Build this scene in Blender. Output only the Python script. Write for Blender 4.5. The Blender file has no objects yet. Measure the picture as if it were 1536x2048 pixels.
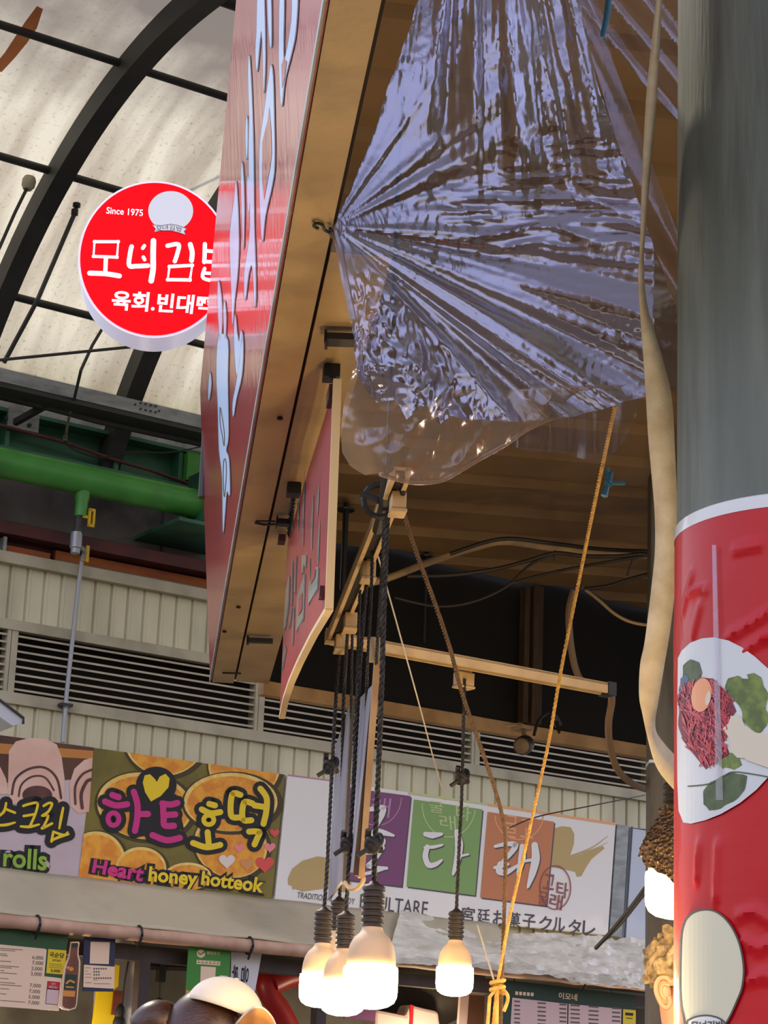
import bpy, bmesh, math, random
from math import sin, cos, tan, pi, radians, sqrt
from mathutils import Vector, Matrix, noise
from mathutils.geometry import tessellate_polygon

random.seed(7)
scene = bpy.context.scene
COL = scene.collection

# ------------------------------------------------------------------ camera
FPX = 4600.0                       # focal length in pixels of the 1536x2048 frame
PITCH, ROLL = radians(16.2), radians(2.23)
CAM = Vector((0, 0, 1.2))
_F = Vector((0, cos(PITCH), sin(PITCH))); _U = Vector((0, -sin(PITCH), cos(PITCH))); _R = Vector((1, 0, 0))
CR = _R * cos(ROLL) + _U * sin(ROLL)
CU = _U * cos(ROLL) - _R * sin(ROLL)
cam_data = bpy.data.cameras.new('camera'); cam = bpy.data.objects.new('camera', cam_data); COL.objects.link(cam)
cam.matrix_world = Matrix(((CR.x, CU.x, -_F.x, CAM.x), (CR.y, CU.y, -_F.y, CAM.y), (CR.z, CU.z, -_F.z, CAM.z), (0, 0, 0, 1)))
cam_data.sensor_fit = 'VERTICAL'; cam_data.sensor_height = 24.0; cam_data.lens = 24.0 * FPX / 2048.0
cam_data.clip_start = 0.05; cam_data.clip_end = 200
scene.camera = cam

# ------------------------------------------------------------------ view, world, sun
scene.view_settings.view_transform = 'Standard'; scene.view_settings.look = 'None'
scene.view_settings.exposure = 0.0; scene.view_settings.gamma = 1.0; scene.view_settings.use_curve_mapping = False
scene.cycles.max_bounces = 10; scene.cycles.transparent_max_bounces = 24
scene.cycles.glossy_bounces = 5; scene.cycles.transmission_bounces = 6; scene.cycles.diffuse_bounces = 5
scene.cycles.sample_clamp_indirect = 6.0; scene.cycles.use_denoising = True
scene.cycles.caustics_reflective = False; scene.cycles.caustics_refractive = False

def lin(c):
    def f(v):
        v /= 255.0
        return v / 12.92 if v <= 0.04045 else ((v + 0.055) / 1.055) ** 2.4
    return (f(c[0]), f(c[1]), f(c[2]), 1.0)

world = bpy.data.worlds.new('world'); scene.world = world; world.use_nodes = True
wt = world.node_tree; wt.nodes.clear()
wo = wt.nodes.new('ShaderNodeOutputWorld'); bg = wt.nodes.new('ShaderNodeBackground')
tc = wt.nodes.new('ShaderNodeTexCoord'); sp = wt.nodes.new('ShaderNodeSeparateXYZ'); ramp = wt.nodes.new('ShaderNodeValToRGB')
mr = wt.nodes.new('ShaderNodeMapRange'); mr.inputs[1].default_value = -1; mr.inputs[2].default_value = 1
wt.links.new(tc.outputs['Generated'], sp.inputs[0]); wt.links.new(sp.outputs['Z'], mr.inputs[0]); wt.links.new(mr.outputs[0], ramp.inputs[0])
wt.links.new(ramp.outputs[0], bg.inputs[0]); wt.links.new(bg.outputs[0], wo.inputs[0])
el = ramp.color_ramp.elements
el[0].position = 0.0; el[0].color = (0.055, 0.05, 0.045, 1)
el[1].position = 1.0; el[1].color = (0.20, 0.21, 0.27, 1)
for p, c in ((0.485, (0.10, 0.09, 0.085, 1)), (0.53, (0.52, 0.47, 0.41, 1)), (0.60, (0.70, 0.66, 0.66, 1)), (0.69, (0.74, 0.78, 1.12, 1)), (0.80, (0.66, 0.70, 1.02, 1)), (0.90, (0.24, 0.26, 0.36, 1))):
    e_ = el.new(p); e_.color = c
bg.inputs[1].default_value = 2.3                 # open, slightly blue sky at the mouth of the arcade
SUN_EL, SUN_STRENGTH = 46, 2.9
sun_d = bpy.data.lights.new('sun', 'SUN'); sun = bpy.data.objects.new('sun', sun_d); COL.objects.link(sun)
sun_d.energy = SUN_STRENGTH; sun_d.angle = radians(3); sun_d.color = (1.0, 0.90, 0.72)

# ------------------------------------------------------------------ frames of reference
def ray(x, y): return _F + CR * ((x - 768) / FPX) - CU * ((y - 1024) / FPX)
def at(x, y, d): return CAM + ray(x, y) * d
def px(p):
    d = p - CAM; z = d.dot(_F)
    return 768 + FPX * d.dot(CR) / z, 1024 - FPX * d.dot(CU) / z
def yaw(a): return Vector((sin(radians(a)), cos(radians(a)), 0))
EU = yaw(57); NW = Vector((EU.y, -EU.x, 0)); W0 = at(700, 1680, 13.0); W0.z = 0   # the back wall: along, out of it
def W(u, n, z): return W0 + EU * u + NW * n + Vector((0, 0, z))
EB = yaw(-5.5); EO = Vector((EB.y, -EB.x, 0)); B0 = at(420, 1360, 7.0); BZ = B0.z; B0.z = 0   # the stall beam: along, to the right
def B(s, o, z): return B0 + EB * s + EO * o + Vector((0, 0, z))
UP = Vector((0, 0, 1))
sun.rotation_mode = 'QUATERNION'
sdir = (NW * cos(radians(SUN_EL)) - UP * sin(radians(SUN_EL)))
sun.rotation_quaternion = sdir.to_track_quat('-Z', 'Y'); sun.location = (0, 12, 14)
for i_, (lx, ly, lz, le) in enumerate(((0.30, 3.30, 1.25, 21), (0.55, 4.6, 1.35, 16), (-1.6, 11.9, 1.75, 20), (0.45, 13.2, 1.8, 22), (1.5, 13.6, 1.8, 10))):   # unseen warm point lights, added below the picture to brighten the stalls
    ld = bpy.data.lights.new('stall_fill_light', 'POINT'); ld.energy = le; ld.color = (1.0, 0.76, 0.46); ld.shadow_soft_size = 0.05
    lo_ = bpy.data.objects.new('stall_fill_light', ld); COL.objects.link(lo_); lo_.location = (lx, ly, lz)

class Surf:
    """a flat surface; px positions are laid on it along sight lines"""
    cut = False
    def __init__(s, p0, n):
        s.p0 = Vector(p0); s.n = Vector(n).normalized()
        if s.n.dot(CAM - s.p0) < 0: s.n = -s.n
    def hit(s, x, y):
        q = ray(x, y); return CAM + q * ((s.p0 - CAM).dot(s.n) / q.dot(s.n))
    def map(s, x, y, off=0.0): return s.hit(x, y) + s.n * off
class CylSurf:
    cut = True
    def __init__(s, ax, r): s.ax = Vector(ax); s.r = r
    def map(s, x, y, off=0.0):
        r = s.r + off
        for k in range(60):
            q = ray(x, y); ox, oy = CAM.x - s.ax.x, CAM.y - s.ax.y
            a = q.x * q.x + q.y * q.y; b = 2 * (ox * q.x + oy * q.y); c = ox * ox + oy * oy - r * r
            D = b * b - 4 * a * c
            if D >= 0: break
            x += 2
        t = (-b - sqrt(max(D, 0))) / (2 * a)
        return CAM + q * t

# ------------------------------------------------------------------ materials
MATS = {}
def mat(name, rgb, rough=0.6, rgb2=None, scale=8.0, stretch=(1, 1, 1), bump=0.0, bscale=None, metal=0.0, spec=0.5,
        emit=None, estr=0.0, dirt=None, dirt_amt=0.5, dscale=3.0, coat=0.0, contrast=(0.35, 0.65), aniso=0.0, bstretch=None):
    m = bpy.data.materials.new(name); m.use_nodes = True; t = m.node_tree; N = t.nodes; L = t.links
    b = N['Principled BSDF']; b.inputs['Roughness'].default_value = rough; b.inputs['Metallic'].default_value = metal
    b.inputs['Specular IOR Level'].default_value = spec; b.inputs['Base Color'].default_value = lin(rgb)
    b.inputs['Coat Weight'].default_value = coat; b.inputs['Coat Roughness'].default_value = 0.08
    b.inputs['Anisotropic'].default_value = aniso
    def tex(sc, st, detail=6):
        c = N.new('ShaderNodeTexCoord'); mp = N.new('ShaderNodeMapping'); mp.inputs['Scale'].default_value = st
        nz = N.new('ShaderNodeTexNoise'); nz.inputs['Scale'].default_value = sc; nz.inputs['Detail'].default_value = detail
        L.new(c.outputs['Object'], mp.inputs[0]); L.new(mp.outputs[0], nz.inputs['Vector']); return nz
    last = None
    if rgb2 is not None:
        nz = tex(scale, stretch); r = N.new('ShaderNodeValToRGB')
        r.color_ramp.elements[0].position = contrast[0]; r.color_ramp.elements[1].position = contrast[1]
        r.color_ramp.elements[0].color = lin(rgb); r.color_ramp.elements[1].color = lin(rgb2)
        L.new(nz.outputs[0], r.inputs[0]); last = r.outputs[0]
    if dirt is not None:
        nz = tex(dscale, stretch, 10); mrn = N.new('ShaderNodeMapRange'); mrn.inputs[1].default_value = 0.5; mrn.inputs[2].default_value = 0.75
        mrn.inputs[4].default_value = dirt_amt; L.new(nz.outputs[0], mrn.inputs[0])
        mx = N.new('ShaderNodeMix'); mx.data_type = 'RGBA'; L.new(mrn.outputs[0], mx.inputs[0])
        if last is not None: L.new(last, mx.inputs[6])
        else: mx.inputs[6].default_value = lin(rgb)
        mx.inputs[7].default_value = lin(dirt); last = mx.outputs[2]
    if last is not None: L.new(last, b.inputs['Base Color'])
    if bump:
        nz = tex(bscale or scale, bstretch or stretch); bp = N.new('ShaderNodeBump'); bp.inputs['Strength'].default_value = bump
        bp.inputs['Distance'].default_value = 0.01; L.new(nz.outputs[0], bp.inputs['Height']); L.new(bp.outputs[0], b.inputs['Normal'])
    if emit is not None:
        b.inputs['Emission Color'].default_value = lin(emit) if max(emit) > 1.01 else (*emit, 1); b.inputs['Emission Strength'].default_value = estr
    MATS[name] = m
    return m

# ------------------------------------------------------------------ mesh builder
class MB:
    def __init__(s): s.v = []; s.f = []; s.uv = None
    def add(s, vs, fs):
        k = len(s.v); s.v += [Vector(p) for p in vs]; s.f += [tuple(i + k for i in f) for f in fs]; return s
    def box(s, c, ax, ay, az):       # centre, three half vectors
        c = Vector(c); P = [c + ax * i + ay * j + az * k for k in (-1, 1) for j in (-1, 1) for i in (-1, 1)]
        return s.add(P, [(0, 2, 3, 1), (4, 5, 7, 6), (0, 1, 5, 4), (2, 6, 7, 3), (0, 4, 6, 2), (1, 3, 7, 5)])
    def wbox(s, u0, u1, n0, n1, z0, z1):
        return s.box(W((u0 + u1) / 2, (n0 + n1) / 2, (z0 + z1) / 2), EU * (u1 - u0) / 2, NW * (n1 - n0) / 2, UP * (z1 - z0) / 2)
    def bbox(s, s0, s1, o0, o1, z0, z1):
        return s.box(B((s0 + s1) / 2, (o0 + o1) / 2, (z0 + z1) / 2), EB * (s1 - s0) / 2, EO * (o1 - o0) / 2, UP * (z1 - z0) / 2)
    def prism(s, pts, d):            # polygon in space + extrusion vector
        pts = [Vector(p) for p in pts]; n = len(pts); d = Vector(d)
        return s.add(pts + [p + d for p in pts], [tuple(range(n - 1, -1, -1)), tuple(range(n, 2 * n))] + [(i, (i + 1) % n, (i + 1) % n + n, i + n) for i in range(n)])
    def tube(s, pts, r, n=8, cap=True):
        pts = [Vector(p) for p in pts]; m = len(pts); rs = r if isinstance(r, (list, tuple)) else [r] * m
        prev = None; V = []
        for i, p in enumerate(pts):
            d = (pts[min(i + 1, m - 1)] - pts[max(i - 1, 0)]).normalized()
            if prev is None:
                a = d.cross(UP) if abs(d.z) < 0.9 else d.cross(Vector((0, 1, 0)))
            else: a = prev - d * prev.dot(d)
            a.normalize(); prev = a; b = d.cross(a)
            V += [p + (a * cos(2 * pi * k / n) + b * sin(2 * pi * k / n)) * rs[i] for k in range(n)]
        Fs = [(i * n + k, i * n + (k + 1) % n, (i + 1) * n + (k + 1) % n, (i + 1) * n + k) for i in range(m - 1) for k in range(n)]
        if cap: Fs += [tuple(range(n - 1, -1, -1)), tuple(range((m - 1) * n, m * n))]
        return s.add(V, Fs)
    def twist(s, pts, r, pitch, strands=3, n=5):
        strands = 3
        P = resample(pts, pitch / 8)
        for k in range(strands):
            Q = []; L = 0; prev = None
            for i, p in enumerate(P):
                d = (P[min(i + 1, len(P) - 1)] - P[max(i - 1, 0)]).normalized()
                a = d.cross(Vector((0, 1, 0))).normalized(); b = d.cross(a)
                an = 2 * pi * (i / 8 + k / strands); Q.append(p + (a * cos(an) + b * sin(an)) * r * 0.52)
            s.tube(Q, r * 0.56, n)
        return s
    def lathe(s, prof, o, ax=UP, n=28, caps=True):
        o = Vector(o); ax = Vector(ax).normalized(); a = ax.orthogonal().normalized(); b = ax.cross(a); V = []
        for r, h in prof: V += [o + ax * h + (a * cos(2 * pi * k / n) + b * sin(2 * pi * k / n)) * r for k in range(n)]
        m = len(prof)
        Fs = [(i * n + k, i * n + (k + 1) % n, (i + 1) * n + (k + 1) % n, (i + 1) * n + k) for i in range(m - 1) for k in range(n)]
        if caps: Fs += [tuple(range(n - 1, -1, -1)), tuple(range((m - 1) * n, m * n))]
        return s.add(V, Fs)
    def ball(s, c, r, n=12, sq=(1, 1, 1)):
        V = []; Fs = []
        for i in range(n + 1):
            for k in range(2 * n):
                t, p = pi * i / n, pi * k / n
                V.append(Vector(c) + Vector((sin(t) * cos(p) * sq[0], sin(t) * sin(p) * sq[1], cos(t) * sq[2])) * r)
        for i in range(n):
            for k in range(2 * n):
                Fs.append((i * 2 * n + k, (i + 1) * 2 * n + k, (i + 1) * 2 * n + (k + 1) % (2 * n), i * 2 * n + (k + 1) % (2 * n)))
        return s.add(V, Fs)
    # ---- printing on a surface: px outlines
    def poly(s, sf, pts, off=0.002):
        pts = list(pts)
        if sf.cut: return s._cutmesh(sf, [Vector((x, y, 0)) for x, y in pts], [tuple(range(len(pts)))], off)
        return s.add([sf.map(x, y, off) for x, y in pts], [tuple(range(len(pts)))])
    def _cutmesh(s, sf, vs, fs, off, step=9):
        bm = bmesh.new(); V = [bm.verts.new(v) for v in vs]
        for f in fs:
            try: bm.faces.new([V[i] for i in f])
            except ValueError: pass
        bmesh.ops.triangulate(bm, faces=bm.faces[:])
        x0 = min(v.x for v in vs); x1 = max(v.x for v in vs); x = x0 + step
        while x < x1:
            bmesh.ops.bisect_plane(bm, geom=bm.verts[:] + bm.edges[:] + bm.faces[:], plane_co=(x, 0, 0), plane_no=(1, 0, 0)); x += step
        bm.verts.index_update()
        s.add([sf.map(v.co.x, v.co.y, off) for v in bm.verts], [tuple(v.index for v in f.verts) for f in bm.faces]); bm.free(); return s
    def ell(s, sf, cx, cy, rx, ry, off=0.002, rot=0, n=40, a0=0, a1=360):
        c, q = cos(radians(rot)), sin(radians(rot))
        return s.poly(sf, [(cx + rx * cos(t) * c - ry * sin(t) * q, cy + rx * cos(t) * q + ry * sin(t) * c) for t in [radians(a0 + (a1 - a0) * k / n) for k in range(n)]], off)
    def stroke(s, sf, pts, w, off=0.002, smooth=True, closed=False):
        off += 1.5e-5 * getattr(s, 'ns', 0); s.ns = (getattr(s, 'ns', 0) + 1) % 24
        ws = w if isinstance(w, (list, tuple)) else None
        pts = [Vector((x, y)) for x, y in pts]
        if smooth and len(pts) > 2:
            pts, ws = crv(pts, ws, closed)
        if ws is None: ws = [w] * len(pts)
        n = len(pts); L = []; Rr = []
        for i, p in enumerate(pts):
            a = pts[i - 1] if (i or closed) else pts[0]; b = pts[(i + 1) % n] if (i < n - 1 or closed) else pts[-1]
            d = (b - a); d = d.normalized() if d.length > 1e-6 else Vector((1, 0)); m = Vector((-d.y, d.x)) * ws[i] / 2
            L.append(p + m); Rr.append(p - m)
        V = [sf.map(q.x, q.y, off) for q in L + Rr]
        Fs = [(i, (i + 1) % n, n + (i + 1) % n, n + i) for i in range(n if closed else n - 1)]
        s.add(V, Fs)
        if not closed:
            for p, wd in ((pts[0], ws[0]), (pts[-1], ws[-1])):
                if wd > 1.2: s.add([sf.map(p.x + wd / 2 * cos(2 * pi * k / 12), p.y + wd / 2 * sin(2 * pi * k / 12), off + 6e-6) for k in range(12)], [tuple(range(12))])
            for i in range(1, n - 1):
                d0 = pts[i] - pts[i - 1]; d1 = pts[i + 1] - pts[i]
                if d0.length > 1e-6 and d1.length > 1e-6 and d0.angle(d1) > 0.5:
                    s.add([sf.map(pts[i].x + ws[i] / 2 * cos(2 * pi * k / 12), pts[i].y + ws[i] / 2 * sin(2 * pi * k / 12), off + 4e-6) for k in range(12)], [tuple(range(12))])
        return s
    def text(s, sf, body, tl, tr, bl, br, off=0.002, bold=0.0):
        vs, fs = text_mesh(body, bold)
        P = [Vector(p) for p in (tl, tr, bl, br)]
        Q = [(P[0] * (1 - x) + P[1] * x) * y + (P[2] * (1 - x) + P[3] * x) * (1 - y) for x, y in vs]
        if sf.cut: return s._cutmesh(sf, [Vector((q.x, q.y, 0)) for q in Q], fs, off)
        return s.add([sf.map(q.x, q.y, off) for q in Q], fs)
    def line(s, sf, body, p0, p1, h, off=0.002, bold=0.0):   # baseline from p0 to p1, height h px (image-up)
        return s.text(sf, body, (p0[0], p0[1] - h), (p1[0], p1[1] - h), p0, p1, off, bold)

def crv(pts, ws, closed, k=5):
    n = len(pts); out = []; ow = []
    for i in range(n if closed else n - 1):
        p0 = pts[i - 1] if (i or closed) else pts[0]; p1 = pts[i]; p2 = pts[(i + 1) % n]; p3 = pts[(i + 2) % n] if (i + 2 < n or closed) else pts[-1]
        for j in range(k):
            t = j / k
            out.append(0.5 * ((2 * p1) + (p2 - p0) * t + (2 * p0 - 5 * p1 + 4 * p2 - p3) * t * t + (3 * p1 - p0 - 3 * p2 + p3) * t ** 3))
            if ws: ow.append(ws[i] * (1 - t) + ws[(i + 1) % n] * t)
    if not closed:
        out.append(pts[-1]); ow.append(ws[-1] if ws else 0)
    return out, (ow if ws else None)
def spline(pts, k=6): return crv([Vector(p) for p in pts], None, False, k)[0]
def resample(pts, d):
    pts = [Vector(p) for p in pts]; out = [pts[0]]; acc = 0
    for a, b in zip(pts, pts[1:]):
        L = (b - a).length; t = d - acc
        while t <= L: out.append(a.lerp(b, t / L)); t += d
        acc = L - (t - d)
    return out
_TX = {}
def text_mesh(body, bold):
    key = (body, bold)
    if key not in _TX:
        cu = bpy.data.curves.new('lettering', 'FONT'); cu.body = body; cu.offset = bold; cu.resolution_u = 3
        o = bpy.data.objects.new('lettering', cu); COL.objects.link(o); dg = bpy.context.evaluated_depsgraph_get(); dg.update()
        m = bpy.data.meshes.new_from_object(o.evaluated_get(dg)); V = [(v.co.x, v.co.y) for v in m.vertices]; Fs = [tuple(p.vertices) for p in m.polygons]
        bpy.data.objects.remove(o); bpy.data.curves.remove(cu); bpy.data.meshes.remove(m)
        x0 = min(v[0] for v in V); x1 = max(v[0] for v in V); y0 = min(v[1] for v in V); y1 = max(v[1] for v in V)
        g = bold                       # keep outlines centred on the plain letters
        _TX[key] = ([((x - x0 - g) / (x1 - x0 - 2 * g), (y - y0 - g) / (y1 - y0 - 2 * g)) for x, y in V], Fs)
    return _TX[key]

# ------------------------------------------------------------------ objects
def wloc(o):
    v = Vector((0, 0, 0))
    while o is not None: v += o.location; o = o.parent
    return v
def tag(o, label=None, cat=None, group=None, kind=None):
    if label: o['label'] = label
    if cat: o['category'] = cat
    if group: o['group'] = group
    if kind: o['kind'] = kind
    return o
def thing(name, label, cat, loc, group=None):
    o = bpy.data.objects.new(name, None); o.empty_display_size = 0.1; COL.objects.link(o); o.location = loc
    return tag(o, label, cat, group)
def obj(name, mb, m, parent=None, smooth=False, label=None, cat=None, group=None, kind=None, bevel=0.0, weld=False):
    vs = mb.v
    if parent is not None: org = wloc(parent)
    else:
        xs = [v.x for v in vs]; ys = [v.y for v in vs]; zs = [v.z for v in vs]
        org = Vector(((min(xs) + max(xs)) / 2, (min(ys) + max(ys)) / 2, min(zs)))
    me = bpy.data.meshes.new(name); me.from_pydata([v - org for v in vs], [], mb.f); me.update()
    if mb.uv:
        ul = me.uv_layers.new(name='uv')
        for l in me.loops: ul.data[l.index].uv = mb.uv[l.vertex_index]
    if weld or not smooth:
        pass
    bm = bmesh.new(); bm.from_mesh(me)
    if weld: bmesh.ops.remove_doubles(bm, verts=bm.verts[:], dist=1e-5)
    if kind != 'open': bmesh.ops.recalc_face_normals(bm, faces=bm.faces[:])
    bm.to_mesh(me); bm.free()
    if smooth: me.shade_smooth() if hasattr(me, 'shade_smooth') else None
    o = bpy.data.objects.new(name, me); COL.objects.link(o); me.materials.append(m)
    if parent is not None: o.parent = parent
    else: o.location = org
    if bevel:
        bv = o.modifiers.new('bevel', 'BEVEL'); bv.width = bevel; bv.segments = 2; bv.limit_method = 'ANGLE'
    if smooth:
        try: me.set_sharp_from_angle(angle=radians(40))
        except Exception: pass
    return tag(o, label, cat, group, None if kind == 'open' else kind)
def struct(name, mb, m, smooth=False, label=None, parent=None, **k): return obj(name, mb, m, parent, smooth, label=label, kind=('structure' if parent is None else None), **k)
def base(pts): # base point of a thing from some points
    return Vector((sum(p.x for p in pts) / len(pts), sum(p.y for p in pts) / len(pts), min(p.z for p in pts)))

# ================================================================== MATERIALS
mat('cladding', (200, 196, 166), 0.5, (214, 209, 180), 3, (1, 1, 0.3), dirt=(120, 118, 100), dirt_amt=0.45, dscale=2.5)
mat('cladding_trim', (164, 158, 134), 0.5, (180, 174, 150), 5, dirt=(95, 90, 76), dirt_amt=0.5)
mat('louver_slat', (188, 176, 156), 0.45, (165, 155, 135), 6)
mat('dark_void', (22, 20, 18), 0.9)
mat('concrete', (112, 108, 102), 0.9, (80, 76, 72), 3, dirt=(45, 42, 40), dirt_amt=0.7, bump=0.2, bscale=30)
mat('green_paint', (72, 150, 62), 0.4, (58, 130, 52), 4, dirt=(60, 90, 45), dirt_amt=0.4)
mat('green_girder', (46, 98, 72), 0.55, (62, 120, 96), 3, dirt=(40, 46, 36), dirt_amt=0.8, dscale=4)
mat('galvanised', (150, 156, 156), 0.45, (122, 128, 128), 9, (1, 1, 3), metal=0.3)
mat('dark_steel', (52, 53, 50), 0.6, (40, 41, 39), 6, dirt=(74, 66, 56), dirt_amt=0.3)
mat('black_steel', (26, 25, 24), 0.5)
mat('maroon_steel', (88, 38, 36), 0.6, (62, 26, 26), 5, dirt=(40, 26, 22), dirt_amt=0.5)
mat('orange_board', (170, 92, 42), 0.7, (140, 72, 32), 4, (1, 1, 4))
mat('weathered_board', (128, 122, 104), 0.8, (104, 98, 84), 6, (1, 1, 5))
mat('grey_conduit', (150, 154, 160), 0.4, metal=0.4)
mat('valve_yellow', (206, 170, 22), 0.5)
mat('white_metal', (205, 208, 212), 0.4)
mat('beam_beige', (196, 164, 108), 0.45, (182, 150, 96), 6, dirt=(106, 80, 46), dirt_amt=0.5, dscale=5, bump=0.1, bscale=60)
mat('dark_gap', (30, 20, 12), 0.9)
mat('canopy_sheet', (146, 116, 74), 0.5, (124, 98, 62), 2, dirt=(88, 66, 40), dirt_amt=0.5)
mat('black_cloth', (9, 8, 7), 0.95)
mat('old_timber', (74, 54, 34), 0.8, (52, 38, 24), 8, (6, 6, 1))
mat('pale_timber', (188, 152, 104), 0.7, (160, 124, 80), 9)
mat('print_white', (236, 234, 230), 0.5); mat('print_black', (20, 17, 20), 0.6)
mat('track_ivory', (208, 176, 122), 0.45, (186, 152, 100), 14)
mat('cord_black', (28, 23, 18), 0.6); mat('cable_dark', (36, 28, 20), 0.6)
mat('bulb_body', (206, 176, 138), 0.55, (190, 158, 120), 10)
mat('socket_brown', (46, 34, 20), 0.55)
mat('rope_brown', (104, 78, 48), 0.8, (80, 58, 36), 60); mat('rope_yellow', (206, 160, 78), 0.7, (170, 126, 54), 60)
mat('string_white', (190, 180, 160), 0.7)
mat('teal_ribbon', (16, 82, 104), 0.5)
mat('tube_beige', (176, 148, 106), 0.6, (150, 124, 86), 8)
mat('hose_brown', (110, 88, 62), 0.5)
mat('awning_grey', (196, 186, 158), 0.7, (180, 170, 144), 2, dirt=(120, 116, 104), dirt_amt=0.4, bump=0.05, bscale=20)
mat('awning_roll', (206, 168, 142), 0.6, (180, 140, 118), 8)
mat('silver_tarp', (236, 232, 218), 0.22, (200, 194, 178), 5, (1, 1, 1), bump=0.7, bscale=10, bstretch=(2, 1, 5))
mat('menu_green', (42, 82, 46), 0.6); mat('menu_dark_green', (24, 52, 40), 0.6)
mat('paper_cream', (238, 208, 176), 0.6); mat('paper_pink', (214, 184, 182), 0.6); mat('paper_white', (216, 214, 220), 0.6)
mat('print_yellow', (228, 198, 18), 0.5); mat('print_red', (188, 20, 34), 0.5); mat('print_navy', (24, 28, 66), 0.5)
mat('print_grey', (100, 86, 80), 0.6); mat('card_green', (52, 130, 36), 0.5); mat('print_orange', (216, 140, 52), 0.5)
mat('bottle_brown', (96, 44, 24), 0.35, (130, 62, 34), 12); mat('stall_post', (66, 52, 48), 0.6, (50, 40, 38), 8)
mat('stall_wall', (128, 124, 116), 0.8, (98, 94, 88), 2, dirt=(60, 52, 46), dirt_amt=0.6)
mat('red_plastic', (160, 30, 34), 0.4)
mat('skin', (222, 150, 112), 0.5); mat('hair_brown', (74, 44, 26), 0.4, (40, 22, 12), 40, (1, 8, 8)); mat('cap_cream', (226, 214, 196), 0.7)
mat('hair_grey', (176, 148, 100), 0.6, (84, 66, 42), 50); mat('shirt_dark', (40, 40, 48), 0.8); mat('floor_grey', (92, 88, 84), 0.7)
mat('tape_cloth', (216, 200, 166), 0.85, (196, 176, 140), 30, bump=0.15, bscale=300)
mat('post_grey', (96, 92, 82), 0.6, (72, 66, 56), 10, (3, 3, 0.5))
mat('grey_board', (104, 102, 112), 0.5, (130, 130, 142), 9, (1, 1, 0.4))

# ================================================================== SETTING
m = MB(); m.box(Vector((0, 8, -0.05)), Vector((14, 0, 0)), Vector((0, 14, 0)), Vector((0, 0, 0.05)))
struct('floor', m, MATS['floor_grey'])

# back wall: ribbed metal cladding below and above the louvres
U0, U1 = -4.2, 4.6
def cladding(z0, z1, phase):
    m = MB(); prof = []
    u = U0 + phase
    while u < U1:
        prof += [(u, 0.0), (u + 0.068, 0.0), (u + 0.072, -0.012), (u + 0.080, -0.012), (u + 0.084, 0.004), (u + 0.096, 0.004)]
        u += 0.1
    vs = []
    for uu, nn in prof: vs += [W(uu, nn, z0), W(uu, nn, z1)]
    k = len(prof)
    m.add(vs, [(2 * i, 2 * i + 2, 2 * i + 3, 2 * i + 1) for i in range(k - 1)])
    m.wbox(U0, U1, -0.06, -0.02, z0, z1)
    return m
struct('wall_back', cladding(2.46, 3.52, 0.03), MATS['cladding'])
struct('wall_back_upper', cladding(3.95, 4.27, 0.025), MATS['cladding'])
m = MB(); m.wbox(U0, U1, -0.03, 0.03, 3.515, 3.575); struct('trim_1', m, MATS['cladding_trim'])
m = MB(); m.wbox(U0, U1, -0.03, 0.03, 3.905, 3.96); struct('trim_2', m, MATS['cladding_trim'])
m = MB(); m.wbox(U0, U1, -0.05, 0.05, 4.255, 4.315); struct('trim_3', m, MATS['cladding_trim'])
m = MB(); m.wbox(U0, U1, -0.40, -0.20, 4.31, 5.6); struct('wall_concrete', m, MATS['concrete'])
m = MB(); m.wbox(U0, U1, -0.30, -0.27, 3.5, 4.31); struct('wall_void', m, MATS['dark_void'])

# louvre bays
su = Surf(W(0, 0.0, 3.7), NW)
def u_of(x, y): return (su.hit(x, y) - W0).dot(EU)
bays = [U0 + 0.05, u_of(16, 1320), u_of(513, 1415), u_of(945, 1500), u_of(945, 1500) + 1.35, U1]
bl = ['ventilation louvre at the far left end of the row, cut off by the picture edge', 'ventilation louvre behind the thin grey conduit, left of the red fascia',
      'ventilation louvre behind the hanging red menu board and lamp cords', 'ventilation louvre behind the yellow rope and small spotlight', 'ventilation louvre hidden mostly behind the right stall post']
for i in range(4):
    a, b = bays[i] + 0.012, bays[i + 1] - 0.012
    root = thing('ventilation_louver', bl[i], 'vent', W((a + b) / 2, 0, 3.575), 'louvres in a row along the back wall')
    for f0, f1 in ((a - 0.010, a + 0.026), (b - 0.010, b + 0.010)): obj('frame_post', MB().wbox(f0, f1, -0.05, 0.022, 3.575, 3.905), MATS['cladding_trim'], root)
    m = MB()
    for k in range(8):
        z = 3.59 + k * 0.0405
        m.prism([W(a, 0.014, z), W(a, 0.014, z + 0.011), W(a, 0.008, z + 0.0125), W(a, -0.03, z + 0.0165), W(a, -0.03, z + 0.0145), W(a, 0.004, z + 0.009)], EU * (b - a))
    obj('slats', m, MATS['louver_slat'], root)

# recessed boards and steel above the cladding
def wallpx(n): return Surf(W(0, n, 4), NW)
s0 = wallpx(0.0)
def zu(x, y, n=0.0):
    p = Surf(W(0, n, 4), NW).hit(x, y); d = p - W0; return d.dot(EU), d.z
m = MB(); m.wbox(U0, U1, -0.22, -0.02, 4.43, 4.50); m.wbox(U0, U1, -0.22, -0.16, 4.395, 4.43)
tag(obj('steel_beam', m, MATS['maroon_steel'], bevel=0.004), 'dark maroon steel beam running above the orange boards', 'beam')
ua, ub = zu(12, 1080, -0.1)[0], zu(101, 1105, -0.1)[0]
m = MB(); m.wbox(ua, ub, -0.14, -0.10, 4.317, 4.39); tag(obj('wooden_board', m, MATS['orange_board']), 'short orange board under the maroon beam at the left edge', 'board', 'boards under the maroon beam')
m = MB(); m.wbox(ub + 0.04, U1, -0.15, -0.12, 4.345, 4.42); tag(obj('wooden_board', m, MATS['orange_board']), 'long orange board under the maroon beam, right of the valve', 'board', 'boards under the maroon beam')
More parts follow.
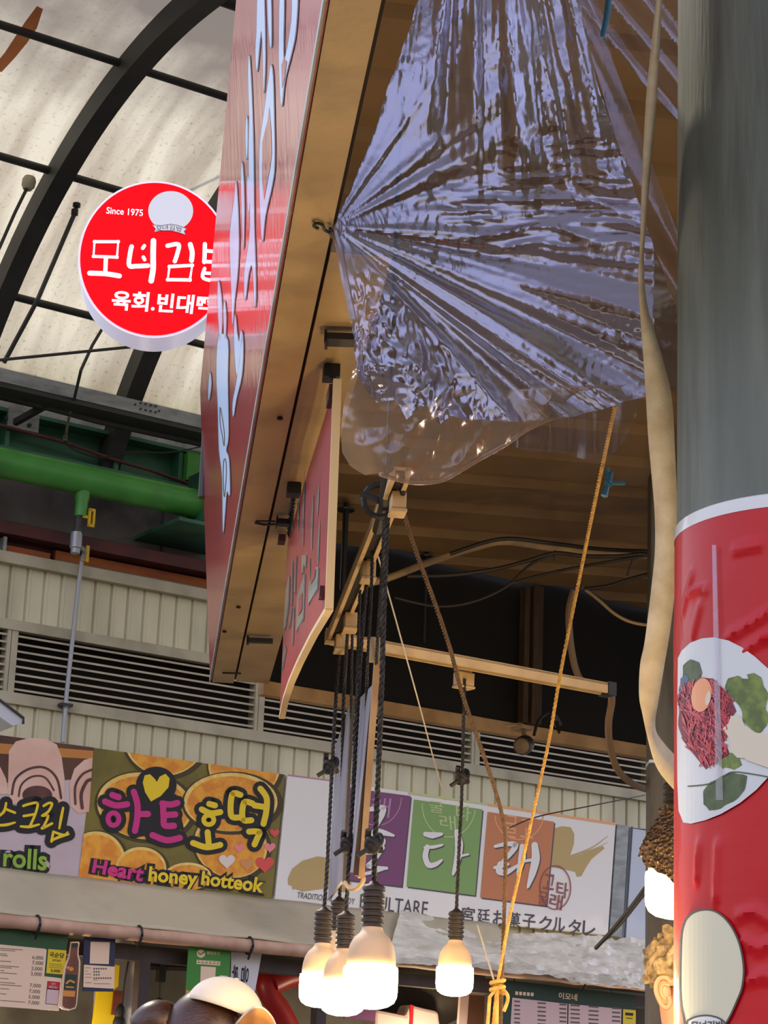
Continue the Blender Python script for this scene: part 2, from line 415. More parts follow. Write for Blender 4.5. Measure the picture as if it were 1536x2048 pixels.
m = MB(); m.wbox(ub + 0.05, U1, -0.112, -0.07, 4.316, 4.355); tag(obj('wooden_board', m, MATS['weathered_board']), 'long weathered grey board lying on top of the wall cladding', 'board', 'boards under the maroon beam')
m = MB(); m.wbox(ua - 0.035, ua - 0.015, -0.10, -0.05, 4.31, 4.42); tag(obj('metal_strut', m, MATS['galvanised']), 'short galvanised strut at the left end of the orange board', 'strut')
m = MB(); x_ = zu(326, 1050, -0.19)[0]; m.tube([W(x_, -0.19, 4.44), W(x_, -0.19, 4.82)], 0.006); m.tube([W(x_ + .01, -0.10, 4.30), W(x_, -0.19, 4.44)], 0.006)
tag(obj('drain_cable', m, MATS['cable_dark']), 'thin dark cable running down the concrete band', 'cable')

# green header pipe with drop valve
def wp(x, y, n): return Surf(W(0, n, 4), NW).hit(x, y)
p_a, p_b = wp(0, 928, 0.22), wp(392, 1004, 0.22)
uA, uB_ = (p_a - W0).dot(EU), (p_b - W0).dot(EU); zP = (p_a.z + p_b.z) / 2
root = thing('water_pipe', 'fat bright green water pipe along the top of the wall', 'pipe', W(uA, 0.22, zP - 0.08))
m = MB(); m.tube([W(U0, 0.22, zP), W(uB_, 0.22, zP)], 0.081, 28); obj('pipe_run', m, MATS['green_paint'], root, smooth=True)
m = MB(); ue = uB_
m.wbox(ue, ue + 0.035, 0.115, 0.34, zP - 0.13, zP + 0.18); m.wbox(ue - 0.16, ue + 0.3, -0.2, 0.34, zP - 0.15, zP - 0.13)
obj('pipe_bracket', m, MATS['green_girder'], root)
ut = (wp(165, 985, 0.22) - W0).dot(EU)
m = MB(); m.lathe([(0.045, 0.02), (0.040, -0.03), (0.034, -0.055), (0.034, -0.13)], W(ut, 0.22, zP - 0.075), UP, 18); obj('branch_stub', m, MATS['green_paint'], root, smooth=True)
zz = zP - 0.205
m = MB(); m.lathe([(0.022, 0.01), (0.022, -0.07), (0.028, -0.07), (0.028, -0.10)], W(ut - .01, 0.22, zz), UP, 16); obj('coupling', m, MATS['dark_steel'], root, smooth=True)
m = MB(); m.lathe([(0.03, 0), (0.032, -0.02), (0.032, -0.085), (0.026, -0.09), (0.026, -0.115), (0.014, -0.12)], W(ut - .015, 0.22, zz - 0.09), UP, 18); obj('valve_body', m, MATS['grey_conduit'], root, smooth=True)
m = MB(); m.wbox(ut + 0.03, ut + 0.042, 0.245, 0.26, zz - 0.05, zz + 0.04); m.wbox(ut + 0.055, ut + 0.067, 0.245, 0.26, zz - 0.05, zz + 0.04)
m.wbox(ut + 0.03, ut + 0.067, 0.245, 0.26, zz + 0.03, zz + 0.045); m.wbox(ut + 0.03, ut + 0.067, 0.245, 0.26, zz - 0.055, zz - 0.04); m.wbox(ut, ut + 0.045, 0.235, 0.25, zz - 0.01, zz + 0.005)
obj('valve_handle', m, MATS['valve_yellow'], root, label='yellow lever of the upper valve')
zb = zz - 0.16
root = thing('conduit_pipe', 'thin grey conduit with yellow tap running down the cladding', 'pipe', W(ut + .06, 0.10, 2.75))
uc = ut + 0.075
m = MB(); m.tube(spline([W(ut + 0.02, 0.2, zb), W(ut + 0.055, 0.17, zb), W(uc, 0.14, zb - .01), W(uc, 0.12, zb - 0.05)]), 0.013, 10); obj('elbow', m, MATS['grey_conduit'], root, smooth=True)
m = MB(); m.tube([W(uc, 0.12, zb - 0.03), W(uc, 0.10, 4.2), W(uc, 0.055, 3.6), W(uc, 0.055, 3.345)], 0.0125, 12); m.lathe([(0.019, 0), (0.019, 0.03)], W(uc, 0.06, 3.53), UP, 12); obj('pipe_run', m, MATS['grey_conduit'], root, smooth=True)
m = MB(); m.wbox(uc + 0.012, uc + 0.03, 0.13, 0.14, zb - 0.055, zb + 0.035); m.wbox(uc - .01, uc + 0.02, 0.125, 0.135, zb - 0.05, zb - 0.035); obj('tap_handle', m, MATS['valve_yellow'], root, label='yellow tap handle')
m = MB(); m.wbox(uc - 0.035, uc + 0.03, 0.0, 0.085, 3.535, 3.55); obj('clip', m, MATS['dark_steel'], root)

# green girder behind the pipe
root = thing('steel_girder', 'dark green painted steel girder behind the fat pipe', 'girder', W(-1.5, 0, 4.86))
m = MB(); m.wbox(U0, U1, -0.06, -0.04, 4.86, 5.08); obj('web', m, MATS['green_girder'], root)
m = MB(); m.wbox(U0, U1, -0.06, 0.07, 5.07, 5.09); m.wbox(U0, U1, -0.06, 0.10, 4.85, 4.87); obj('flanges', m, MATS['green_girder'], root)
for x in (0, 222, 350):
    uu = zu(x, 890)[0]; m = MB(); m.wbox(uu, uu + 0.025, -0.05, 0.06, 4.87, 5.07); obj('stiffener', m, MATS['green_girder'], root)
uu = zu(352, 920)[0]; m = MB(); m.wbox(uu + .02, uu + 0.22, 0.0, 0.10, 4.90, 5.06); obj('gusset', m, MATS['green_paint'], root)
m = MB(); m.wbox(zu(2, 850)[0], zu(65, 850)[0], 0.07, 0.085, 4.985, 5.085)
for x in (10, 58):
    pass
obj('splice_plate', m, MATS['galvanised'], root)
m = MB()
for x, y in ((11, 838), (58, 851)):
    m.lathe([(0.012, 0), (0.012, 0.012)], wp(x, y, 0.085), NW, 6)
obj('bolts', m, MATS['black_steel'], root)
m = MB(); m.tube([wp(-60, 835, 0.09), wp(0, 850, 0.09), wp(130, 885, 0.09), wp(230, 920, 0.09), wp(300, 940, 0.09), wp(385, 970, 0.09)], 0.010, 8)
tag(obj('service_pipe', m, MATS['maroon_steel'], smooth=True), 'slim rusty service pipe in front of the green girder', 'pipe')
m = MB(); m.tube(spline([wp(128, 880, 0.16), wp(150, 900, 0.16), wp(200, 915, 0.16), wp(260, 905, 0.16), wp(340, 905, 0.16), wp(402, 893, 0.16)]), 0.0045, 6)
tag(obj('loose_cable', m, MATS['cable_dark']), 'loose dark cable drooping across the green girder', 'cable')

# gutter and dark pipe under the roof
pg0, pg1 = wp(0, 748, 0.45), wp(400, 846, 0.45); zg = (pg0.z + pg1.z) / 2
root = thing('roof_gutter', 'galvanised steel channel under the curved roof', 'gutter', W(-1.8, .45, zg - .08))
m = MB(); m.wbox(U0, U1, 0.43, 0.46, zg - 0.036, zg + 0.036); obj('channel_web', m, MATS['galvanised'], root)
m = MB(); m.wbox(U0, U1, 0.25, 0.455, zg - 0.062, zg - 0.036); obj('channel_flange', m, MATS['dark_steel'], root)
m = MB()
for dx in range(4):
    for dy in range(2):
        m.lathe([(0.006, 0), (0.006, 0.006)], wp(281 + dx * 10, 806 + dx * 2.2 + dy * 12, 0.46), NW, 8)
m.lathe([(0.006, 0), (0.006, 0.006)], wp(270, 809, 0.46), NW, 8); m.lathe([(0.006, 0), (0.006, 0.006)], wp(318, 822, 0.46), NW, 8)
obj('bolts', m, MATS['dark_steel'], root)
m = MB(); m.tube([wp(-80, 765, 0.3), wp(0, 788, 0.3), wp(200, 842, 0.3), wp(400, 886, 0.3)], 0.021, 12); m.lathe([(0.026, 0), (0.026, 0.06)], wp(352, 874, 0.3), EU, 12)
tag(obj('sprinkler_pipe', m, MATS['dark_steel'], smooth=True), 'dark pipe running below the galvanised roof channel', 'pipe')
m = MB(); a_ = wp(120, 795, 0.4); b_ = wp(30, 845, 0.12); m.box((a_ + b_) / 2, (b_ - a_) / 2, UP * 0.016, (b_ - a_).cross(UP).normalized() * 0.016); m.box(a_ , EU * 0.03, NW * .03, UP * 0.012)
tag(obj('strut_brace', m, MATS['dark_steel']), 'short dark diagonal brace tying the roof channel to the girder', 'brace')
m = MB(); m.tube([wp(143, 812, 0.35), wp(135, 850, 0.25), wp(130, 880, 0.16)], 0.0075, 8); m.lathe([(.012, 0), (.012, .03)], wp(130, 882, 0.16), UP, 10)
tag(obj('hanger_rod', m, MATS['weathered_board']), 'thin hanger rod below the galvanised roof channel', 'rod')
m = MB(); m.tube(spline([wp(170, 812, .36), wp(220, 842, .3), wp(270, 862, .25), wp(330, 872, .22), wp(400, 884, .2)]), 0.004, 6)
tag(obj('signal_cable', m, MATS['cable_dark']), 'thin black cable sagging under the roof channel', 'cable')

# vaulted roof
VR, VN, VZ = 2.875, 2.45, 3.565
def arc(t): # t = angle from apex towards the wall
    return VN - VR * sin(t), VZ + VR * cos(t)
T0 = math.asin(VN / VR)
prof = [arc(T0 * (1 - k / 30)) for k in range(31)] + [(4.5, 6.40), (7.0, 6.32), (9.0, 6.2)]  # unseen flat run beyond the crown, added to keep direct sun out
m = MB(); m.uv = []; us = [U0 + (U1 - U0) * k / 12 for k in range(13)]
for uu in us:
    L = 0
    for j, (n, z) in enumerate(prof):
        if j: L += sqrt((n - prof[j - 1][0]) ** 2 + (z - prof[j - 1][1]) ** 2)
        m.v.append(W(uu, n - 0.02, z + 0.05)); m.uv.append((uu, L))
P_ = len(prof); m.f = [(i * P_ + j, (i + 1) * P_ + j, (i + 1) * P_ + j + 1, i * P_ + j + 1) for i in range(12) for j in range(P_ - 1)]
vm = bpy.data.materials.new('roof_sheet'); vm.use_nodes = True; t_ = vm.node_tree; N = t_.nodes; L_ = t_.links; N.clear()
out = N.new('ShaderNodeOutputMaterial'); tr = N.new('ShaderNodeBsdfTranslucent'); df = N.new('ShaderNodeBsdfDiffuse'); mixs = N.new('ShaderNodeMixShader'); mixs.inputs[0].default_value = 0.3
uvn = N.new('ShaderNodeUVMap'); mp1 = N.new('ShaderNodeMapping'); mp1.inputs['Scale'].default_value = (7.0, 0.9, 1); n1 = N.new('ShaderNodeTexNoise'); n1.inputs['Scale'].default_value = 1.0; n1.inputs['Detail'].default_value = 5
n2 = N.new('ShaderNodeTexNoise'); n2.inputs['Scale'].default_value = 45; n2.inputs['Detail'].default_value = 4
n3 = N.new('ShaderNodeTexNoise'); n3.inputs['Scale'].default_value = 2.2; n3.inputs['Detail'].default_value = 8
L_.new(uvn.outputs[0], mp1.inputs[0]); L_.new(mp1.outputs[0], n1.inputs['Vector']); L_.new(uvn.outputs[0], n2.inputs['Vector']); L_.new(uvn.outputs[0], n3.inputs['Vector'])
r1 = N.new('ShaderNodeValToRGB'); r1.color_ramp.elements[0].position = 0.38; r1.color_ramp.elements[0].color = (0.42, 0.37, 0.27, 1); r1.color_ramp.elements[1].position = 0.62; r1.color_ramp.elements[1].color = (0.64, 0.60, 0.45, 1)
L_.new(n1.outputs[0], r1.inputs[0])
r2 = N.new('ShaderNodeValToRGB'); r2.color_ramp.elements[0].position = 0.28; r2.color_ramp.elements[0].color = (0.45, 0.4, 0.33, 1); r2.color_ramp.elements[1].position = 0.42; r2.color_ramp.elements[1].color = (1, 1, 1, 1)
L_.new(n2.outputs[0], r2.inputs[0])
mu = N.new('ShaderNodeMix'); mu.data_type = 'RGBA'; mu.blend_type = 'MULTIPLY'; mu.inputs[0].default_value = 0.55; L_.new(r1.outputs[0], mu.inputs[6]); L_.new(r2.outputs[0], mu.inputs[7])
# grime settles towards the crown of the vault, broken into ragged patches
su_ = N.new('ShaderNodeSeparateXYZ'); L_.new(uvn.outputs[0], su_.inputs[0])
ma = N.new('ShaderNodeMath'); ma.operation = 'MULTIPLY_ADD'; ma.inputs[1].default_value = 1.6; L_.new(n3.outputs[0], ma.inputs[0]); L_.new(su_.outputs[1], ma.inputs[2])
r3 = N.new('ShaderNodeMapRange'); r3.inputs[1].default_value = 2.55; r3.inputs[2].default_value = 3.35; L_.new(ma.outputs[0], r3.inputs[0])
mu2 = N.new('ShaderNodeMix'); mu2.data_type = 'RGBA'; L_.new(r3.outputs[0], mu2.inputs[0]); L_.new(mu.outputs[2], mu2.inputs[6]); mu2.inputs[7].default_value = (0.22, 0.19, 0.15, 1)
for b_ in (tr, df): L_.new(mu2.outputs[2], b_.inputs[0])
L_.new(tr.outputs[0], mixs.inputs[1]); L_.new(df.outputs[0], mixs.inputs[2]); L_.new(mixs.outputs[0], out.inputs[0])
struct('ceiling', m, vm, smooth=True)
# ribs and purlins
vh = {}
def rib(u, label):
    m = MB(); w = 0.05; vs = []
    pts = [arc(T0 * (1.06 - 1.06 * k / 36)) for k in range(37)] + [(3.4, 6.43), (5, 6.38)]
    for i, (n, z) in enumerate(pts):
        a = pts[max(i - 1, 0)]; b = pts[min(i + 1, len(pts) - 1)]; d = Vector((b[0] - a[0], b[1] - a[1])).normalized(); q = Vector((d.y, -d.x)) * 0.13
        for uu, o in ((u - w, 0), (u + w, 0), (u + w, 1), (u - w, 1)):
            vs.append(W(uu, n + q.x * o, z + q.y * o + 0.03))
    k = len(pts); m.add(vs, [(i * 4 + j, i * 4 + (j + 1) % 4, i * 4 + 4 + (j + 1) % 4, i * 4 + 4 + j) for i in range(k - 1) for j in range(4)] + [(0, 1, 2, 3), (k * 4 - 4, k * 4 - 1, k * 4 - 2, k * 4 - 3)])
    tag(obj('roof_rib', m, MATS['dark_steel']), label, 'rib', 'curved ribs of the vaulted roof')
rib(-1.67, 'curved dark steel roof rib coming down behind the round red sign')
rib(-2.57, 'curved dark steel roof rib sweeping across the top left corner')
def purlin(x, y, ur, label):
    p = None
    best = min((T0 * k / 400 for k in range(401)), key=lambda t: (Vector(px(W(ur, arc(t)[0] - 0.0, arc(t)[1]))) - Vector((x, y))).length)
    n, z = arc(best); m = MB(); m.tube([W(U0, n + .02, z + .01), W(U1, n + .02, z + .01)], 0.021, 10)
    tag(obj('roof_purlin', m, MATS['dark_steel'], smooth=True), label, 'purlin', 'straight purlins of the vaulted roof')
purlin(255, 140, -2.57, 'topmost straight purlin crossing the upper roof rib')
bestp = min(((u_, t_) for u_ in [-2.6 + .04 * k for k in range(40)] for t_ in [T0 * k / 120 for k in range(-30, 60)]), key=lambda q: (Vector(px(W(q[0], arc(q[1])[0], arc(q[1])[1]))) - Vector((457, 8))).length)
n_, z_ = arc(bestp[1]); m = MB(); m.tube([W(U0, n_ + .02, z_), W(U1, n_ + .02, z_)], 0.03, 10)
tag(obj('roof_purlin', m, MATS['dark_steel'], smooth=True), 'thick dark purlin at the very top edge, left of the red fascia', 'purlin', 'straight purlins of the vaulted roof')
purlin(120, 356, -2.57, 'straight purlin just above the round red sign')
purlin(4, 594, -2.57, 'lowest straight purlin, passing behind the round red sign')
sv = Surf(W(0, 1.0, 5), NW); sv2 = Surf(W(0, 0.75, 5), NW)
root = thing('tie_rod', 'tie rod with a turnbuckle end left of the round red sign', 'rod', sv2.hit(10, 712))
m = MB(); m.tube([sv.hit(150, 425), sv.hit(75, 600), sv2.hit(8, 725)], 0.012, 8); obj('bar', m, MATS['dark_steel'], root)
m = MB(); m.lathe([(0.018, 0), (0.018, 0.03)], sv.hit(149, 430), UP, 10); m.lathe([(0.02, 0), (0.02, 0.02)], sv.hit(153, 414), UP, 10); m.tube([sv.hit(144, 440), sv.hit(154, 412)], 0.010, 8); obj('turnbuckle', m, MATS['black_steel'], root)
root = thing('roof_drain', 'round capped drain stub with a thin pipe at the left edge', 'drain', sv.hit(-10, 500))
m = MB(); q_ = sv.hit(56, 372); m.lathe([(0.022, -0.02), (0.034, 0.0), (0.036, 0.03), (0.028, 0.05)], q_, Vector((.1, .1, 1)), 16); obj('cap', m, MATS['cladding_trim'], root, smooth=True)
m = MB(); m.tube([q_, sv.hit(30, 425), sv.hit(-12, 520)], 0.009, 8); obj('pipe', m, MATS['dark_steel'], root)
m = MB(); m.tube([sv.hit(470, 220), sv.hit(372, 366)], 0.010, 8); tag(obj('brace_wire', m, MATS['dark_steel']), 'thin diagonal brace rod above the round red sign', 'rod')
m = MB(); m.tube([sv2.hit(215, 640), sv2.hit(185, 690), sv2.hit(162, 740), wp(148, 800, .45)], 0.0085, 8); tag(obj('brace_wire', m, MATS['dark_steel']), 'thin bent brace rod below the round red sign', 'rod')
m = MB(); m.tube([sv.hit(-20, 722), sv.hit(100, 710), sv.hit(260, 694)], 0.008, 8); tag(obj('brace_wire', m, MATS['dark_steel']), 'thin level wire crossing the roof at the left edge', 'rod')
# rust mark on the roof sheet
m = MB(); vts = []
sr = [(80, 15, 10), (62, 50, 20), (42, 80, 20), (20, 110, 17), (-6, 140, 15)]
def roof_pt(x, y):
    best = None
    lo, hi = 9.0, 14.0
    for k in range(300):
        d = lo + (hi - lo) * k / 299; p = at(x, y, d); n = (p - W0).dot(NW)
        zc = VZ + sqrt(max(VR ** 2 - (n - VN) ** 2, 0)) if n < VN else 6.44
        f = p.z - (zc + 0.03)
        if best is not None and f * best[0] < 0: return p
        best = (f, p)
    return best[1]
for x, y, w in sr: vts += [roof_pt(x - w * .6, y - w * .3), roof_pt(x + w * .6, y + w * .3)]
m.add(vts, [(2 * i, 2 * i + 1, 2 * i + 3, 2 * i + 2) for i in range(len(sr) - 1)])
rm = bpy.data.materials.new('rust'); rm.use_nodes = True; rn = rm.node_tree; rn.nodes.clear(); ro = rn.nodes.new('ShaderNodeOutputMaterial'); rt = rn.nodes.new('ShaderNodeBsdfTranslucent'); rt.inputs[0].default_value = (0.30, 0.115, 0.05, 1); rn.links.new(rt.outputs[0], ro.inputs[0])
obj('rust_stain', m, rm, bpy.data.objects['ceiling'])

# small white aluminium roof corner at the left edge
root = thing('lean_to_roof', 'white aluminium roof corner poking in at the left edge', 'roof', at(20, 1452, 11.2))
m = MB(); m.prism([at(-40, 1372, 11.2), at(0, 1402, 11.2), at(46, 1438, 11.2), at(44, 1446, 11.2), at(26, 1452, 11.2), at(0, 1434, 11.2), at(-40, 1404, 11.2)], EU * 0.02 - NW * 0.3)
obj('gutter_profile', m, MATS['white_metal'], root)
m = MB(); m.tube([at(-40, 1370, 11.19), at(47, 1436, 11.19), at(46, 1448, 11.19)], 0.007, 8); obj('edge_bead', m, MATS['dark_steel'], root)

# ================================================================== SHOP SIGNS ON THE WALL
SS = Surf(W(0, 0.075, 3), NW)
def A(x, y): return (x / 2.56, 1440 + y / 2.56)            # tracing frames
def AL(*p): return [A(*q) for q in p]
def Cc(x, y): return (540 + x / 2.021, 1500 + y / 2.021)
def CL(*p): return [Cc(*q) for q in p]
def signboard(label, quad, m, group='signboards in a row above the stalls'):
    pts = [SS.map(*q) for q in quad]
    root = thing('signboard', label, 'sign', base(pts), group)
    b = MB(); b.prism([p - SS.n * 0.001 for p in pts], -SS.n * 0.045); obj('board', b, m, root, bevel=0.002)
    return root
mat('sign_olive', (124, 112, 30), 0.5, (100, 90, 26), 6); mat('pancake', (238, 168, 44), 0.5, (222, 136, 30), 18, bump=0.0, contrast=(.4, .6))
mat('pancake_pale', (244, 216, 130), 0.5, (234, 188, 80), 30); mat('sign_magenta', (208, 36, 130), 0.5); mat('sign_yellow', (240, 208, 20), 0.5)
mat('sign_lime', (136, 180, 50), 0.5); mat('roll_pink', (218, 170, 150), 0.5, (232, 196, 178), 5); mat('roll_choc', (96, 52, 46), 0.5, (70, 36, 32), 12)
mat('sign_brown', (104, 66, 44), 0.6, (70, 44, 34), 3); mat('sign_mauve', (190, 172, 178), 0.5, (210, 196, 204), 2); mat('sign_amber', (196, 128, 52), 0.5)
mat('heart_pink', (236, 130, 140), 0.3); mat('heart_red', (220, 60, 56), 0.3); mat('heart_pearl', (226, 214, 206), 0.3); mat('heart_gold', (214, 140, 80), 0.3)
mat('kk_purple', (124, 66, 112), 0.5); mat('kk_green', (128, 166, 92), 0.5); mat('kk_orange', (200, 124, 78), 0.5); mat('kk_gold', (190, 164, 104), 0.5)
mat('kk_ink', (66, 62, 70), 0.5); mat('kk_seal', (150, 80, 78), 0.5); mat('kk_shadow', (74, 66, 80), 0.5); mat('kk_line_p', (186, 132, 170), 0.5); mat('kk_line_g', (190, 206, 140), 0.5); mat('kk_line_o', (236, 170, 112), 0.5)

# --- rolls sign at the left
q0 = AL((-120, 60), (481, 140), (404, 812), (-120, 745))
root = signboard('signboard with ice cream roll picture and green word rolls, at the left edge', q0, MATS['sign_mauve'])
b = MB(); b.poly(SS, AL((-118, 62), (480, 141), (462, 300), (-118, 330)), .0008); obj('picture_ground', b, MATS['sign_brown'], root)
b = MB(); b.poly(SS, AL((-118, 110), (478, 158), (474, 200), (-118, 165)), .0012); obj('picture_band', b, MATS['sign_amber'], root)
b = MB(); b.poly(SS, AL((40, 360), (45, 160), (80, 110), (150, 92), (230, 95), (290, 125), (315, 190), (330, 300), (330, 430), (60, 430)), .0016)
b.poly(SS, AL((360, 440), (355, 330), (380, 250), (430, 205), (474, 192), (455, 470), (400, 480)), .0016); b.poly(SS, AL((-118, 380), (-118, 180), (-20, 200), (30, 300), (45, 380)), .0016)
obj('picture_rolls', b, MATS['roll_pink'], root)
b = MB(); b.stroke(SS, AL((60, 380), (80, 300), (150, 250), (230, 245), (290, 300), (312, 400)), 5, .002); b.stroke(SS, AL((95, 390), (110, 330), (165, 290), (230, 295), (275, 360)), 4, .002); b.ell(SS, *A(190, 385), 30, 19, .0019)
b.stroke(SS, AL((385, 430), (385, 340), (420, 280), (468, 255)), 5, .002); b.stroke(SS, AL((420, 450), (415, 380), (440, 320), (462, 305)), 7, .002)
obj('picture_chocolate', b, MATS['roll_choc'], root)
hand = [[(30, 425), (18, 470), (-25, 505)], [(25, 455), (75, 475)], [(-30, 540), (30, 537), (75, 525)],
        [(118, 440), (150, 430), (190, 427), (180, 480), (150, 548)], [(120, 492), (180, 482)], [(105, 545), (150, 547), (198, 535)],
        [(222, 440), (250, 425), (265, 432), (245, 470), (215, 490), (245, 490), (225, 540), (215, 555), (265, 530)], [(322, 450), (312, 500), (302, 556)],
        [(272, 572), (262, 622)], [(272, 572), (325, 590), (345, 575)], [(262, 618), (300, 600), (350, 585)]]
b = MB()
for s_ in hand: b.stroke(SS, AL(*s_), 27, .0024)
obj('lettering_outline', b, MATS['print_black'], root)
b = MB()
for s_ in hand: b.stroke(SS, AL(*s_), [4.5, 6, 4.0] if len(s_) == 3 else 5.2, .0032)
obj('lettering', b, MATS['sign_yellow'], root)
b = MB(); b.text(SS, 'rolls', A(22, 655), A(240, 668), A(16, 748), A(234, 770), .0024, 0.16); obj('lettering_outline', b, MATS['print_black'], root)
b = MB(); b.text(SS, 'rolls', A(22, 655), A(240, 668), A(16, 748), A(234, 770), .0034, 0.022); obj('lettering', b, MATS['sign_lime'], root)

# --- heart honey hotteok
q1 = AL((482, 142), (1462, 280), (1392, 916), (400, 812))
root = signboard('signboard with golden pancakes and a yellow heart reading Heart honey hotteok', q1, MATS['sign_olive'])
def inq(pts):   # clip a px polygon to the board's outline
    def clip(P, a, b):
        o = []
        for i in range(len(P)):
            p, q = P[i], P[(i + 1) % len(P)]
            sp = (b[0] - a[0]) * (p[1] - a[1]) - (b[1] - a[1]) * (p[0] - a[0]); sq = (b[0] - a[0]) * (q[1] - a[1]) - (b[1] - a[1]) * (q[0] - a[0])
            if sp >= 0: o.append(p)
            if sp * sq < 0:
                t = sp / (sp - sq); o.append((p[0] + (q[0] - p[0]) * t, p[1] + (q[1] - p[1]) * t))
        return o
    for i in range(4):
        pts = clip(pts, q1[i], q1[(i + 1) % 4])
        if len(pts) < 3: return None
    return pts
def ring(cx, cy, rx, ry, rot=0, n=44):
    c, s_ = cos(radians(rot)), sin(radians(rot)); return AL(*[(cx + rx * cos(2 * pi * k / n) * c - ry * sin(2 * pi * k / n) * s_, cy + rx * cos(2 * pi * k / n) * s_ + ry * sin(2 * pi * k / n) * c) for k in range(n)])
cakes = [(845, 80, 215, 205, 0), (1250, 230, 185, 175, 10), (740, 440, 245, 170, 8), (1180, 640, 190, 165, 20), (1180, 420, 240, 150, 0), (490, 720, 150, 150, 0), (720, 760, 130, 110, 0), (960, 800, 120, 70, 0)]
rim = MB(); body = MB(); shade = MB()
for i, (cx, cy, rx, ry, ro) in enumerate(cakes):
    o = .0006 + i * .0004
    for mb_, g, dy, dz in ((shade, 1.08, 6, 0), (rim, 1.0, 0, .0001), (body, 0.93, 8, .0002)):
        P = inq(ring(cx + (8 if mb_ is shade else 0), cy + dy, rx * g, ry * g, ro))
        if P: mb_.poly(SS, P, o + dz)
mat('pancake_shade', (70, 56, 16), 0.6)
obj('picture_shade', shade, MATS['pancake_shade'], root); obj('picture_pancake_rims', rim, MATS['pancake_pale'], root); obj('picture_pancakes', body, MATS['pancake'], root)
# hand-drawn Hangul
mag = [[(572, 384), (605, 396)], [(535, 418), (590, 438), (648, 432)], [(682, 368), (700, 430), (700, 500), (688, 568)], [(702, 482), (755, 482)],
       [(832, 440), (835, 500), (840, 540), (888, 542)], [(828, 428), (870, 434), (905, 425)], [(838, 488), (895, 484)], [(778, 590), (850, 616), (918, 604)]]
magr = [(578, 508, 28, 32)]
yel = [[(1068, 430), (1098, 438)], [(1030, 458), (1075, 478), (1125, 472)], [(1060, 575), (1066, 640)], [(985, 630), (1055, 652), (1125, 640)],
       [(1228, 384), (1186, 382), (1180, 488), (1222, 500)], [(1290, 428), (1246, 424), (1240, 508), (1284, 514)], [(1330, 352), (1362, 400), (1360, 470), (1346, 532)], [(1300, 438), (1352, 446)],
       [(1272, 572), (1324, 574), (1312, 610), (1300, 638)]]
yelr = [(1066, 512, 26, 24)]
heart = [(770, 418), (740, 370), (728, 320), (738, 284), (765, 278), (788, 300), (800, 318), (815, 290), (845, 276), (866, 300), (860, 345), (820, 390)]
def hangul(w, off, mb_, rng=True, rw=None, lst=None, rr=None):
    for s_ in lst: mb_.stroke(SS, AL(*s_), w, off)
    for cx, cy, rx, ry in rr: mb_.stroke(SS, ring(cx, cy, rx, ry, 0, 20), rw or w, off, smooth=False, closed=True)
b = MB(); hangul(30, .0052, b, lst=mag + yel, rr=magr + yelr, rw=30); b.poly(SS, ring(578, 508, 30, 34, 0, 16), .0051); b.poly(SS, ring(1066, 512, 30, 30, 0, 16), .0051)
cxh = sum(p[0] for p in heart) / len(heart); cyh = sum(p[1] for p in heart) / len(heart)
b.poly(SS, ring(798, 335, 104, 96, 0, 30), .0050)
b.poly(SS, AL((640, 400), (900, 380), (940, 560), (700, 600)), .0049); obj('lettering_outline', b, MATS['print_black'], root)
b = MB(); hangul(12.5, .0062, b, lst=mag, rr=magr, rw=10); obj('lettering', b, MATS['sign_magenta'], root)
b = MB(); hangul(12, .0062, b, lst=yel, rr=yelr, rw=9.5); b.poly(SS, AL(*[(x, y) for x, y in heart]), .0062); obj('lettering', b, MATS['sign_yellow'], root)
for wd, a0, a1, b0, b1, mm in (('Heart', (482, 715), (738, 752), (470, 780), (722, 826), 'sign_magenta'), ('honey', (766, 752), (1010, 778), (756, 846), (1000, 870), 'sign_yellow'), ('hotteok', (1036, 776), (1352, 812), (1028, 842), (1340, 884), 'sign_yellow')):
    b = MB(); b.text(SS, wd, A(*a0), A(*a1), A(*b0), A(*b1), .0052, 0.17); obj('lettering_outline', b, MATS['print_black'], root)
    b = MB(); b.text(SS, wd, A(*a0), A(*a1), A(*b0), A(*b1), .0062, 0.03); obj('lettering', b, MATS[mm], root)
def hrt(mb_, cx, cy, r, off):
    mb_.poly(SS, AL(*[(cx + r * (0.065 * 16 * sin(t) ** 3), cy - r * 0.065 * (13 * cos(t) - 5 * cos(2 * t) - 2 * cos(3 * t) - cos(4 * t))) for t in [2 * pi * k / 24 for k in range(24)]]), off)
for cx, cy, r, mm in ((1404, 578, 24, 'heart_red'), (1222, 656, 24, 'heart_pink'), (1380, 652, 28, 'heart_pink'), (1160, 722, 40, 'heart_pearl'), (1262, 738, 34, 'heart_gold'), (1354, 738, 46, 'heart_red')):
    b = MB(); hrt(b, cx, cy, r, .0045); obj('candy_print', b, MATS[mm], root)

# --- white sign with three coloured squares
q2 = CL((72, 98), (1398, 296), (1366, 748), (20, 610))
root = signboard('white signboard with purple, green and orange squares reading KKULTARE', q2, MATS['print_white'])
ed = MB(); ed.poly(SS, CL((72, 98), (300, 128), (300, 133), (72, 104)), .001); obj('edge_stripe', ed, MATS['kk_line_p'], root)
ed = MB(); ed.poly(SS, CL((560, 168), (880, 216), (880, 224), (560, 178)), .001); obj('edge_stripe', ed, MATS['kk_line_g'], root)
ed = MB(); ed.poly(SS, CL((880, 216), (1398, 294), (1397, 304), (880, 226)), .001); obj('edge_stripe', ed, MATS['kk_line_o'], root)
g = MB(); g.poly(SS, CL((72, 520), (90, 480), (130, 448), (190, 430), (240, 436), (300, 470), (330, 540), (300, 575), (220, 560), (130, 572), (100, 560), (92, 566), (88, 548), (74, 545)), .001); obj('brush_mark', g, MATS['kk_gold'], root); g = MB()
